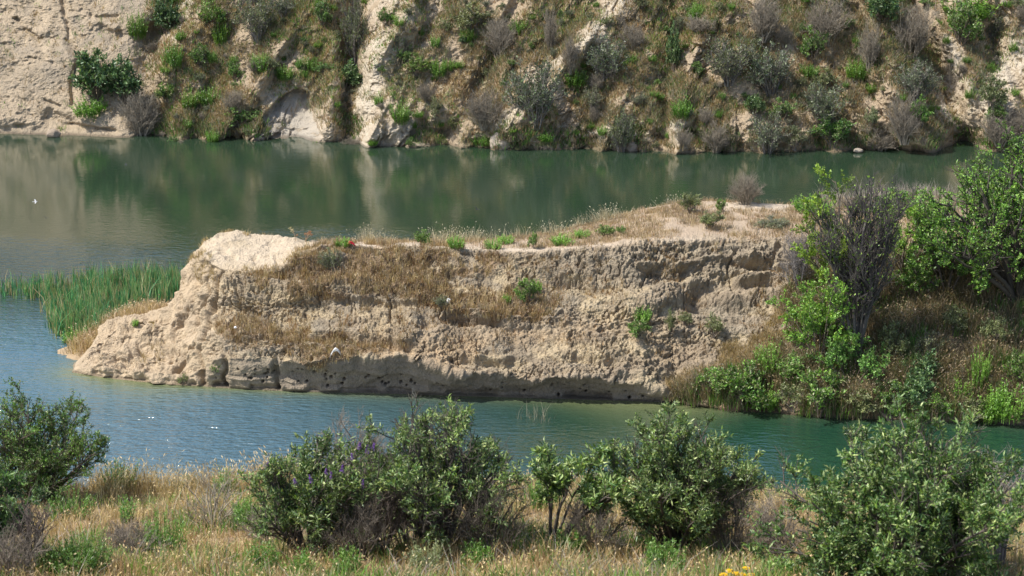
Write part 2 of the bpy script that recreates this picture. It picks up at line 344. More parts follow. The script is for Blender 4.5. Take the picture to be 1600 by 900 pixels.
for pl, w, dep in [([(660, -260), (625, 0), (590, 120), (565, 215)], 30, 1.7), ([(1010, -200), (960, 20), (880, 90), (790, 190)], 24, 1.6), ([(1110, 20), (1075, 120), (1055, 215)], 20, 1.2),
                   ([(410, 120), (395, 200)], 22, 1.2), ([(520, 60), (510, 200)], 16, 1.0), ([(300, 40), (260, 110)], 18, 1.2), ([(1350, -100), (1400, 100), (1440, 215)], 36, 1.3)]:
    hd -= gully(pl, w, dep)
SCP = [(394, 214), (406, 186), (430, 160), (462, 138), (482, 146), (492, 176), (508, 214), (500, 224), (400, 224)]
sjx = h0x+(fbm(H0, .9, 6, 3)-.5)*18; sjy = h0y+(fbm(H0, .9, 7, 3)-.5)*14
scar = inpoly(sjx, sjy, SCP)*1.0; scar = scar*sst(0, 7, polydist(sjx, sjy, SCP+SCP[:1])); hd += scar*(1.5-.9*sst(180, 215, h0y))
lean = np.where(h0x < 1150, -.55, .35)*sst(240, 420, h0x)
Q = H0.copy(); Q[..., 0] = HX + lean*Hz; Q[..., 1] = 0
rillw = sst(200, 330, h0x)
rill = np.abs(fbm(Q, (.30, 1, .06), 101, 4, .55)-.5)*2
hd -= rillw*(.28-rill)*3.0; rl2 = np.abs(fbm(Q+(vn(H0, .8, 104)-.5)[..., None]*1.6, (.9, 1, .30), 103, 4, .6)-.5)*2; hd += rillw*.38*(1-sst(0, .2, rl2))*sst(.4, .6, vn(H0, .22, 105))
hd += (fbm(H0, (.12, .1, .14), 111, 3)-.5)*4.0*sst(-1, 3, Hz)
Q3 = H0 + np.stack([hd*0, hd, hd*0], -1)
hd -= (fbm(Q3, (.7, .7, .8), 121, 4)-.5)*(1.5-1.1*bare_)
hd -= ((.3-np.abs(fbm(Q3, (2, 2, 2.4), 131, 3)-.5)*2)*.35 + (fbm(Q3, (5, 5, 5), 135, 2)-.5)*.22)*(1-.8*bare_)*(1-.7*scar)
bare = 1-sst(215, 265, h0x)
for pl, wd, dp in [([(20, 30), (60, 60), (78, 60)], 3.5, .5), ([(60, 150), (75, 165), (95, 170)], 4, .45), ([(30, 120), (60, 140)], 3, .3), ([(160, 45), (178, 62), (190, 55)], 7, .8), ([(0, 196), (90, 200), (180, 205)], 4, .5), ([(130, 20), (150, 30), (180, 26)], 4, .45), ([(44, 90), (80, 98)], 3, .35)]:
    hd += dp*np.exp(-(polydist(h0x+(vn(H0, 1.2, 58)-.5)*14, h0y+(vn(H0, 1.2, 59)-.5)*10, pl)/wd)**2)*sst(.3, .55, vn(H0, .8, 60))
hd += bare*((fbm(Q3@np.array([[.9, 0, .43], [0, 1, 0], [-.43, 0, .9]]), (1.1, .9, 2.2), 141, 5, .62)-.5)*.9*sst(.35, .6, fbm(Q3, .3, 143, 2))+(fbm(Q3, 4.5, 145, 3, .6)-.5)*.22)
# little wave-cut step along the shore
hd += 1.1*np.exp(-((Hz-.15)/.5)**2)*(vn(H0, (.25, 0, 0), 151)) - .4*sst(.7, .3, Hz)*0
top_fade = 1-sst(15, 19, Hz); hd *= top_fade
HP = hill_at(Hu, Hz, hd)
hill = Grid(HP); hill.refresh()
if hill.N[600, 150, 2] < 0: hill.N = -hill.N
hx, hy = h0x, h0y
steep = hill.N[..., 2]
hn = fbm(HP, (.5, .5, .5), 161, 4); hn2 = fbm(HP, (1.6, 1.6, 1.6), 165, 3)
soilc = np.array([.47, .37, .255]); palec = np.array([.62, .54, .42]); brownc = np.array([.38, .29, .18]); olive = np.array([.29, .26, .15])
veg = sst(.36, .52, hn)*(1-bare)
ridge_pale = .55*np.maximum(np.exp(-((h0x-615)/70)**2), sst(1450, 1510, h0x))*sst(.42, .6, hn2)
for pl, w in [([(590, 60), (575, 140), (560, 215)], 26), ([(1010, -60), (935, 40), (860, 100), (780, 190)], 14), ([(455, 170), (480, 205)], 38), ([(640, 190), (600, 210)], 25),
              ([(1480, 60), (1500, 140)], 14), ([(1590, 80), (1540, 160)], 30), ([(300, -20), (270, 60)], 10), ([(1065, 190), (1060, 215)], 14), ([(860, 215), (960, 200), (1020, 215)], 14), ([(1440, 130), (1490, 200)], 14)]:
    ridge_pale = np.maximum(ridge_pale, np.exp(-(polydist(hx+(hn2-.5)*40, hy, pl)/w)**2))
c = soilc*(.85+.3*hn[..., None]); v_ = (veg*.7)[..., None]; c = c*(1-v_)+(brownc*(1-sst(.45, .6, hn2[..., None]))+olive*sst(.45, .6, hn2[..., None]))*v_
r_ = (ridge_pale*.9)[..., None]; c = c*(1-r_)+palec*r_
r_ = (scar*.85)[..., None]; c = c*(1-r_)+np.array([.47, .42, .35])*r_
st = (np.clip(sst(.55, .25, steep), 0, 1)*.5)[..., None]; c = c*(1-st)+soilc*1.1*st
gl = (bare*.75)[..., None]; rk = sst(.47, .62, fbm(Q3, (.45, .45, .6), 167, 5, .65))[..., None]; c = c*(1-gl)+(np.array([.47, .38, .27])*(1-rk)+np.array([.37, .31, .235])*rk)*(.85+.3*hn2[..., None])*gl
wet = np.exp(-((Hz-.02)/.12)**2)[..., None]*.55; c = c*(1-wet)
tag(link("hillside", mesh_from("hillside", HP, grid_faces(*Hu.shape), c, M_HILL, True)), "steep gullied hillside of tan soil and scrub beyond the lake", "hillside", kind="structure")

# ---- near slope under the camera
fu = np.linspace(-300, 1900, 460)
fy = np.concatenate([np.linspace(4, 24, 30)[:-1], np.linspace(24, 48, 230), np.linspace(48, 66, 50)[1:]])
FU, FY = np.meshgrid(fu, fy, indexing='ij')
FX = (FU-800)/F*(FY*.96+4.2)
edge = 43.5 + 1.2*np.sin(FX*.35+1) ; zt = 12.42 + (43.5-FY)*.315
FZ = zt - np.maximum(FY-edge, 0)*.55 - .06*np.maximum(FY-edge, 0)**1.6*.4
FP = np.stack([FX, FY, FZ], -1); FP[..., 2] += (fbm(FP*[1, 1, 0], .35, 201, 4)-.5)*.9 + (fbm(FP*[1, 1, 0], 2.2, 205, 3)-.5)*.16
hump = np.exp(-((FX+4.4)/2.4)**2-((FY-42.5)/1.6)**2)*.35; FP[..., 2] += hump
near = Grid(FP); near.refresh()
if near.N[100, 100, 2] < 0: near.N = -near.N
fn = fbm(FP, .6, 211, 4)[..., None]
c = np.array([.33, .235, .14])*(1-sst(.4, .6, fn)) + np.array([.21, .16, .10])*sst(.4, .6, fn)
tag(link("near_slope", mesh_from("near_slope", FP, grid_faces(*FU.shape), c, M_TURF, True)), "dry grassy slope in the foreground above the lake", "slope", kind="structure")

# ---- low bank behind the tip, among the reeds
bu = np.linspace(90, 330, 140); bY = np.linspace(90, 103, 110); BU, BY = np.meshgrid(bu, bY, indexing='ij')
BX = (BU-800)/F*(BY*.96+8.4); cx = (235-800)/F*101.5
BZ = 1.25*np.exp(-((BX-(-18.1))/2.4)**2-((BY-95.6)/2.4)**2) + .55*np.exp(-((BX+20.6)/1.5)**2-((BY-92.3)/1.9)**2) - .28
BP = np.stack([BX, BY, BZ], -1); BP[..., 2] += (fbm(BP*[1, 1, 0], .9, 221, 4)-.5)*.35
bank = Grid(BP); bank.refresh()
if bank.N[50, 50, 2] < 0: bank.N = -bank.N
c = np.array([.36, .27, .17])*np.ones_like(BP)
tag(link("shore_bank", mesh_from("shore_bank", BP, grid_faces(*BU.shape), c, M_TURF, True)), "low muddy bank behind the tip of the peninsula", "bank", kind="structure")
# ---- ground sheet far below everything
g = np.array([[-900, -300, -3], [900, -300, -3], [900, 1500, -3], [-900, 1500, -3]], float)
tag(link("ground", mesh_from("ground", g, np.array([[0, 1, 2, 3]]), np.tile([.2, .15, .1], (4, 1)), M_TURF)), "lake bed and ground under the whole scene", "ground", kind="structure")

# ---- water
wx = np.linspace(-75, 75, 420); wy = np.concatenate([np.linspace(35, 60, 12)[:-1], np.linspace(60, 150, 420), np.linspace(150, 175, 6)[1:]])
WX, WY = np.meshgrid(wx, wy, indexing='ij'); WP = np.stack([WX, WY, WX*0], -1); wpx, wpy_ = proj(WP)
shore = ray_at(upx, wpy, Yw)[:, :2]; shore = [tuple(s) for s in shore[::25]]
ds = polydist(WX, WY, shore)
sh = np.exp(-(ds/(.5+1.6*np.exp(-((wpx-190)/110)**2)+1.9*np.exp(-((wpx-1020)/110)**2)*1.)))*(1-sst(1060, 1180, wpx)*.7)
nz = fbm(WP, (.05, .09, 1), 301, 3)
rip = .22 + .75*sst(.38, .62, nz+.25*sst(120, 98, WY)-.12) 
rip = rip*(1-.84*sst(98, 124, WY+(vn(WP, (.06, .12, 1), 309)-.5)*14)) + .26*(1-sst(-12, 0, WX))*(1-sst(94, 102, WY))
rip = rip*(1-.55*sst(-6, 6, WX)*(1-sst(90, 96, WY)))
s = Nodes("lake_water"); tc = s.new("ShaderNodeTexCoord")
a1 = s.new("ShaderNodeAttribute", attribute_name="shallow"); a2 = s.new("ShaderNodeAttribute", attribute_name="ripple")
mp = s.new("ShaderNodeMapping"); mp.inputs["Scale"].default_value = (1.0, 2.1, 1); mp.inputs["Rotation"].default_value = (0, 0, R(8)); s.l.new(tc.outputs["Object"], mp.inputs[0])
n1 = s.new("ShaderNodeTexNoise", i_Scale=2.1, i_Detail=2.5, i_Roughness=.55); s.l.new(mp.outputs[0], n1.inputs["Vector"])
n2 = s.new("ShaderNodeTexNoise", i_Scale=.9, i_Detail=2.0); s.l.new(mp.outputs[0], n2.inputs["Vector"])
h = s.math('ADD', n1.outputs[0], s.math('MULTIPLY', n2.outputs[0], .8)); h = s.math('MULTIPLY', h, a2.outputs["Fac"])
b = s.new("ShaderNodeBump", i_Strength=1.0, i_Distance=.15); s.l.new(h, b.inputs["Height"])
a3 = s.new("ShaderNodeAttribute", attribute_name="cove_sky")
a4 = s.new("ShaderNodeAttribute", attribute_name="deep")
bodyc = s.mix(a1.outputs["Fac"], s.mix(a3.outputs["Fac"], s.mix(a4.outputs["Fac"], (.022, .043, .024), (.010, .044, .026)), (.06, .125, .155)), (.15, .17, .075))  # left cove's pale blue: turbid shallows plus sky reflection painted into the body
p = s.new("ShaderNodeBsdfPrincipled", i_Roughness=.06, i_IOR=2.4); s.l.new(bodyc, p.inputs["Base Color"]); s.l.new(b.outputs[0], p.inputs["Normal"])
s.l.new(p.outputs[0], s.out.inputs[0])
tag(link("water", mesh_from("water", WP, grid_faces(*WX.shape), None, s.m, True, {"shallow": sh, "ripple": rip, "deep": sst(-6, 6, WX+(vn(WP, .12, 315)-.5)*6)*(1-sst(88, 96, WY)), "cove_sky": (1-sst(-14, 2, WX+ (vn(WP, .12, 305)-.5)*8))*(1-sst(93, 104, WY+(vn(WP, .15, 306)-.5)*6))})), "green lake water with ripples and reflections", "lake", kind="structure")

# ================================================================== PLANT SHAPES
def tubes(C, r0, r1, col, sides=3):
    """C (n,m,3) polylines, radii r0->r1 (n,)"""
    n, m, _ = C.shape; T = unit(np.gradient(C, axis=1)); ref = np.where(np.abs(T[..., 2:3]) > .9, [1., 0, 0], [0, 0, 1.])
    A = unit(np.cross(T, ref)); B = np.cross(T, A); t = np.linspace(0, 1, m)[None]; r = np.asarray(r0)[:, None]*(1-t)+np.asarray(r1)[:, None]*t
    ang = np.arange(sides)*2*math.pi/sides
    V = C[:, :, None] + r[..., None, None]*(A[:, :, None]*np.cos(ang)[:, None]+B[:, :, None]*np.sin(ang)[:, None])
    idx = np.arange(n*m*sides).reshape(n, m, sides); nx = np.roll(idx, -1, 2)
    Fq = np.stack([idx[:, :-1], nx[:, :-1], nx[:, 1:], idx[:, 1:]], -1).reshape(-1, 4)
    cc = np.broadcast_to(np.asarray(col)[:, None, None] if np.ndim(col) == 2 else np.asarray(col), V.shape)
    return V.reshape(-1, 3), Fq, cc.reshape(-1, 3)
def merge(parts):
    Vs, Fs, Cs, o = [], {}, [], 0
    for V, Fa, Cc in parts:
        Vs.append(V); Cs.append(Cc); Fs.setdefault(Fa.shape[1], []).append(Fa+o); o += len(V)
    return np.concatenate(Vs), [np.concatenate(f) for f in Fs.values()], np.concatenate(Cs)
def rdir(r, n): return unit(r.normal(size=(n, 3)))
def stems0(r, n, W, H, spread=1.0, base=.12, m=8, wob=.06, tilt=(0, 0)):
    az = r.uniform(0, 2*math.pi, n); u = np.sqrt(r.random(n)); th = np.arccos(1-u**2*(1-math.cos(R(112)*spread)))
    q = r.uniform(.45, 1.0, n)**.5*r.uniform(.82, 1.06, n)
    end = np.stack([np.sin(th)*np.cos(az)*W*.46*q+tilt[0]*H, np.sin(th)*np.sin(az)*W*.46*q+tilt[1]*H, H*.46+np.cos(th)*H*.48*q], 1)
    b = np.stack([np.cos(az), np.sin(az), 0*az], 1)*base*W/2*u[:, None]
    t = np.linspace(0, 1, m)[None, :, None]; mid = b + (end-b)*np.array([.35, .35, .62])
    C = b[:, None]*(1-t)**2 + 2*mid[:, None]*t*(1-t) + end[:, None]*t*t
    w = np.cumsum(r.normal(size=(n, m, 3)), 1)*wob*H*.25*t; return C + w*np.array([1, 1, .5])
def kids(r, Pn, k, L, ang=(25, 60), up=.25, t0=.3, m=5, wob=.12, t1=1.0):
    n, mp_, _ = Pn.shape; pi = np.repeat(np.arange(n), k); N = len(pi); t = r.uniform(t0, t1, N); f = t*(mp_-1); i = np.minimum(f.astype(int), mp_-2); fr = (f-i)[:, None]
    s_ = Pn[pi, i]*(1-fr)+Pn[pi, i+1]*fr; T = unit(Pn[pi, i+1]-Pn[pi, i]); q = unit(np.cross(T, rdir(r, N))); a = R(1)*r.uniform(*ang, N)[:, None]
    D = unit(T*np.cos(a)+q*np.sin(a)+np.array([0, 0, up])); ll = (L*r.uniform(.5, 1.15, N)*(1.15-.5*t))[:, None, None]
    tt = np.linspace(0, 1, m)[None, :, None]; w = np.cumsum(r.normal(size=(N, m, 3)), 1)*wob*ll/m*1.2*tt
    C = s_[:, None]+D[:, None]*ll*tt+w + np.array([0, 0, 1])*up*.4*ll*tt**2; return C, pi
def leaves(r, C, n, L, Wd, pal, tint=None, t0=.2, off=.3, up=.5, droop=0., clump=None, fold=.25):
    """n leaves along polylines C. pal: (k,3). clump: per-polyline brightness"""
    N, m, _ = C.shape; pi = r.integers(0, N, n); t = r.uniform(t0, 1, n)*(m-1); i = np.minimum(t.astype(int), m-2); fr = (t-i)[:, None]
    p = C[pi, i]*(1-fr)+C[pi, i+1]*fr; T = unit(C[pi, i+1]-C[pi, i])
    A = unit(T*.6+rdir(r, n)*.9+np.array([0, 0, up*.5-droop])); p = p+rdir(r, n)*L*off
    nn = unit(rdir(r, n)*.8+np.array([0, 0, up])); S = unit(np.cross(A, nn)); nn = np.cross(S, A)
    l = (L*r.uniform(.45, 1.4, n))[:, None]; w = (Wd*r.uniform(.7, 1.2, n))[:, None]
    V = np.stack([p, p+A*l*.45+S*w*.5+nn*w*fold, p+A*l-nn*l*.12, p+A*l*.45-S*w*.5+nn*w*fold], 1)
    k = np.arange(n)[:, None]*4; Fa = np.concatenate([k+[0, 1, 2], k+[0, 2, 3]], 0)
    c = pal[r.integers(0, len(pal), n)]*r.uniform(.75, 1.25, (n, 1))
    if clump is not None: c = c*clump[pi][:, None]
    return V.reshape(-1, 3), Fa, np.repeat(c, 4, 0)
def shrub_mesh(seed, W=1., H=1., nst=12, k1=6, k2=5, nleaf=2500, L=.05, Wd=.018, pal=None, wood=(.16, .13, .10), thick=.012, spread=1., twig_vis=1., m1=.38, m2=.16, up=.25, tilt=(0, 0), droop=0., k3=0, t0=.3, base=.12, depth=None, wob=.06, upl=.5, leaf_t0=.2, gap=0.):
    r = np.random.default_rng(seed)
    C0 = stems0(r, nst, W, H, spread, tilt=tilt, base=base, wob=wob)
    S = (W+H)/2
    C1, p1 = kids(r, C0, k1, m1*S, up=up, t0=t0); C2, p2 = kids(r, C1, k2, m2*S, up=up, t0=.25, m=4)
    parts = []
    w = np.array(wood)
    def wc(n): return w*r.uniform(.7, 1.3, (n, 1))
    parts.append(tubes(C0, np.full(len(C0), thick)*r.uniform(.7, 1.3, len(C0)), np.full(len(C0), thick*.35), wc(len(C0)), 5))
    parts.append(tubes(C1, np.full(len(C1), thick*.42), np.full(len(C1), thick*.15), wc(len(C1)), 3))
    tw = C2 if twig_vis >= 1 else C2[:int(len(C2)*twig_vis)]
    parts.append(tubes(tw, np.full(len(tw), thick*.20), np.full(len(tw), thick*.09), wc(len(tw)), 3))
    if k3:
        C3, _ = kids(r, C2, k3, m2*.55*S, up=up*.5, t0=.3, m=3); parts.append(tubes(C3, np.full(len(C3), thick*.12), np.full(len(C3), thick*.06), wc(len(C3)), 3))
    stem = merge(parts); fol = None
    if nleaf:
        clump = r.uniform(.65, 1.4, len(C1))[p2]*r.uniform(.85, 1.15, len(C2))
        keep = (r.random(len(C1)) > gap)[p2]; keep[:3] = True
        la = leaves(r, C2[keep], int(nleaf*.85), L, Wd, pal, clump=clump[keep], up=upl, droop=droop, t0=leaf_t0); lb = leaves(r, C1, int(nleaf*.15), L, Wd, pal, t0=.6, up=upl, droop=droop)
        fol = merge([la, lb])
    return stem, fol, C0, C1, C2
def weed_mesh(seed, W, H, n, per, L, Wd, pal, flat=1.):
    r = np.random.default_rng(seed); az = r.uniform(0, 6.283, n); q = np.sqrt(r.random(n)); b = np.stack([np.cos(az)*q*W*.38, np.sin(az)*q*W*.38*flat, 0*q], 1)
    h = H*r.uniform(.5, 1.08, n)*(1-.35*q*q); out = np.stack([np.cos(az)*q*W*.16, np.sin(az)*q*W*.16, 0*q], 1)+r.normal(size=(n, 3))*[.06, .06, 0]*H
    t = np.linspace(0, 1, 6)[None, :, None]; C = b[:, None]+out[:, None]*t**1.6+np.array([0, 0, 1.])*h[:, None, None]*t
    st = tubes(C, np.full(n, L*.07), np.full(n, L*.03), pal.mean(0)*.8*r.uniform(.7, 1.2, (n, 1)), 3)
    m = n*per; pi = np.repeat(np.arange(n), per); tt = r.uniform(.12, 1, m); p = b[pi]+out[pi]*(tt**1.6)[:, None]; p[:, 2] += h[pi]*tt
    a = r.uniform(0, 6.283, m); A = unit(np.stack([np.cos(a), np.sin(a), r.uniform(.3, 1.8, m)], 1)); S = unit(np.cross(A, [0, 0, 1.])+rdir(r, m)*.35); nn = np.cross(S, A)
    l = (L*r.uniform(.6, 1.2, m)*(1.15-.55*tt))[:, None]; w = l*Wd/L
    V = np.stack([p, p+A*l*.5+S*w*.5, p+A*l-np.array([0, 0, .15])*l, p+A*l*.5-S*w*.5], 1); k = np.arange(m)[:, None]*4
    c = np.repeat(pal[r.integers(0, len(pal), n)], per, 0)*r.uniform(.75, 1.25, (m, 1))*(.8+.35*tt[:, None])
    return merge([st]), (V.reshape(-1, 3), [np.concatenate([k+[0, 1, 2], k+[0, 2, 3]], 0)], np.repeat(c, 4, 0))
def blade_mesh(base, hgt, wid, lean, col, r, tipf=.15, segs=2):
    """grass blades: base (n,3), lean (n,3) sideways offset at the tip"""
    n = len(base); az = r.uniform(0, math.pi, n); S = np.stack([np.cos(az), np.sin(az), 0*az], 1)*(wid[:, None]/2)
    U = np.array([0, 0, 1.]); mid = base+U*(hgt*.55)[:, None]+lean*.3; tip = base+U*(hgt*.97)[:, None]+lean
    V = np.stack([base-S, base+S, mid+S*.8, mid-S*.8, tip], 1); k = np.arange(n)[:, None]*5
    return V.reshape(-1, 3), np.concatenate([k+[0, 1, 2], k+[0, 2, 3], k+[3, 2, 4]], 0), np.repeat(col, 5, 0)
def grass_points(grid, n, w, per, rad, r):
    p, nn, gx, gy = grid.sample(n, w); p = np.repeat(p, per, 0); off = r.normal(size=(len(p), 3))*rad; off[:, 2] = 0
    nn = np.repeat(nn, per, 0); off[:, 2] = np.clip(-(off[:, 0]*nn[:, 0]+off[:, 1]*nn[:, 1])/np.maximum(nn[:, 2], .35), -.15, .15)
    return p+off, off, nn, np.repeat(gx, per), np.repeat(gy, per)
def pick(pal, r, n, jit=.2, per=1):
    pal = np.asarray(pal); k = np.repeat(r.integers(0, len(pal), int(math.ceil(n/per))), per)[:n]; return pal[k]*r.uniform(1-jit, 1+jit, (n, 1))
def add_grass(name, label, grid, w, tufts, per, h, wid, pal, seed, rad=.08, lean=.35, seeds=0, cat="grass"):
    r = np.random.default_rng(seed)
    global rng; old = rng; rng = r
    b, off, nn, gx, gy = grass_points(grid, tufts, w, per, rad, r); rng = old
    n = len(b); th = np.repeat(r.uniform(.45, 1.15, tufts), per); hg = h*th*r.uniform(.6, 1.1, n)
    le = (off/max(rad, .01)*.25+r.normal(size=(n, 3))*lean+nn*np.array([.35, .35, 0]))*hg[:, None]*.6; le[:, 2] = -.1*hg
    b[:, 2] -= .03
    col = pick(pal, r, n, .22, per); parts = [blade_mesh(b, hg, wid*r.uniform(.7, 1.3, n), le, col, r)]
    if seeds:
        k = r.random(n) < seeds; tip = b[k]+np.array([0, 0, .97])*hg[k][:, None]+le[k]; q = len(tip)
        A = unit(le[k]+np.array([0, 0, 1.])*hg[k][:, None]*.4+rdir(r, q)*.1); S = unit(np.cross(A, rdir(r, q))); l = h*.10; ww = wid*.95
        V = np.stack([tip-A*l*.3, tip+S*ww+A*l*.3, tip+A*l, tip-S*ww+A*l*.3], 1); kk = np.arange(q)[:, None]*4
        parts.append((V.reshape(-1, 3), np.concatenate([kk+[0, 1, 2], kk+[0, 2, 3]], 0), np.repeat(col[k]*1.12+.02, 4, 0)))
    V, Fs, Cc = merge(parts)
    return tag(link(name, mesh_from(name, V, Fs, Cc, M_GRASS)), label, cat, kind="stuff")

BLUEG = np.array([[.05, .09, .04], [.07, .12, .05], [.04, .075, .035], [.12, .17, .075]])*1.5
GREEN = np.array([[.06, .13, .03], [.09, .18, .035], [.045, .10, .025], [.12, .20, .05]])*1.35
BRIGHT = np.array([[.12, .25, .03], [.16, .30, .05], [.09, .20, .03], [.2, .32, .07]])*1.1
OLIVE = np.array([[.11, .13, .06], [.15, .17, .08], [.08, .10, .045], [.18, .19, .11]])*1.35
GREYG = np.array([[.15, .16, .11], [.20, .20, .14], [.11, .13, .08], [.12, .16, .07]])*1.25
SILVER = np.array([[.11, .175, .055], [.16, .23, .08], [.07, .13, .04], [.24, .31, .13], [.15, .23, .04], [.09, .165, .06], [.38, .44, .18]])*1.22  # brightest swatch paints sunlit leaf highlights into the palette
LIME = np.array([[.22, .34, .05], [.28, .40, .07], [.16, .28, .04], [.12, .24, .04]])*1.1
STRAW = np.array([[.50, .385, .22], [.42, .32, .18], [.60, .48, .29], [.31, .23, .13], [.45, .33, .17]])
RUST = np.array([[.34, .20, .10], [.42, .27, .13], [.26, .16, .09], [.47, .33, .18]])
UMBER = np.array([[.27, .20, .13], [.35, .26, .165], [.21, .16, .11], [.44, .34, .20], [.30, .22, .15], [.26, .225, .18]])
GREYW = (.25, .215, .17)

def plant(name, label, cat, loc, stem, fol, group=None, scale=(1, 1, 1), rot=0., tint=(1, 1, 1), extra=(), names=("stems", "foliage")):
    root = bpy.data.objects.new(name, None); COL.objects.link(root); root.empty_display_size = .2
    root.location = loc; root.rotation_euler = (0, 0, rot); root.scale = scale; tag(root, label, cat, group)
    for nm, me in ((names[0], stem), (names[1], fol)) + tuple(extra):
        if me is None: continue
        o = link(nm, me, root); 
        if nm == names[1]: o.color = tuple(tint)+(1,)
    return root
def meshes(seed, mname, **kw):
    stem, fol, C0, C1, C2 = shrub_mesh(seed, **kw)
    return mesh_from(mname+"_stems", *stem, M_WOOD), (mesh_from(mname+"_foliage", *fol, M_LEAF) if fol is not None else None)

# ================================================================== FAR HILL PLANTS
LIB = {}
for i in range(3):
    LIB['green', i] = meshes(500+i, "green_bush", nst=11, k1=6, k2=5, nleaf=2300, L=.075, Wd=.038, pal=np.concatenate([GREEN*1.15, OLIVE*1.2, BRIGHT*.9]), thick=.018, wob=.1)
    LIB['blue', i] = meshes(520+i, "dark_bush", nst=16, k1=6, k2=5, nleaf=2800, L=.085, Wd=.045, pal=BLUEG*1.1, thick=.018)
    wm = weed_mesh(540+i, 1.15, 1., 70, 26, .13, .05, BRIGHT*1.1); LIB['bright', i] = (mesh_from("bright_bush_stems", *wm[0], M_WOOD), mesh_from("bright_bush_foliage", *wm[1], M_LEAF))
    LIB['greyg', i] = meshes(560+i, "greygreen_bush", base=.2, t0=.12, nst=20, k1=8, k2=7, nleaf=2400, L=.055, Wd=.026, wob=.1, pal=np.concatenate([GREYG, OLIVE]), thick=.014, wood=(.2, .18, .16))
    LIB['grey', i] = meshes(580+i, "grey_bush", base=.2, t0=.12, nst=30, k1=8, k2=6, k3=2, nleaf=0, thick=.015, wob=.1, wood=(.25, .215, .165))
    LIB['olive', i] = meshes(600+i, "olive_bush", nst=12, k1=6, k2=5, nleaf=1900, L=.07, Wd=.035, wob=.1, pal=OLIVE*1.2, thick=.016, wood=(.2, .17, .14))
LOOK = {'green': "leafy green", 'blue': "dark bluish green", 'bright': "bright yellow-green", 'greyg': "twiggy grey-green", 'grey': "leafless grey", 'olive': "dull olive green"}
NAME = {'green': "leafy_bush", 'blue': "dark_leafy_bush", 'bright': "bright_bush", 'greyg': "twiggy_bush", 'grey': "bare_bush", 'olive': "olive_bush"}
CATN = {'grey': "bare shrub"}
DROPH = .93
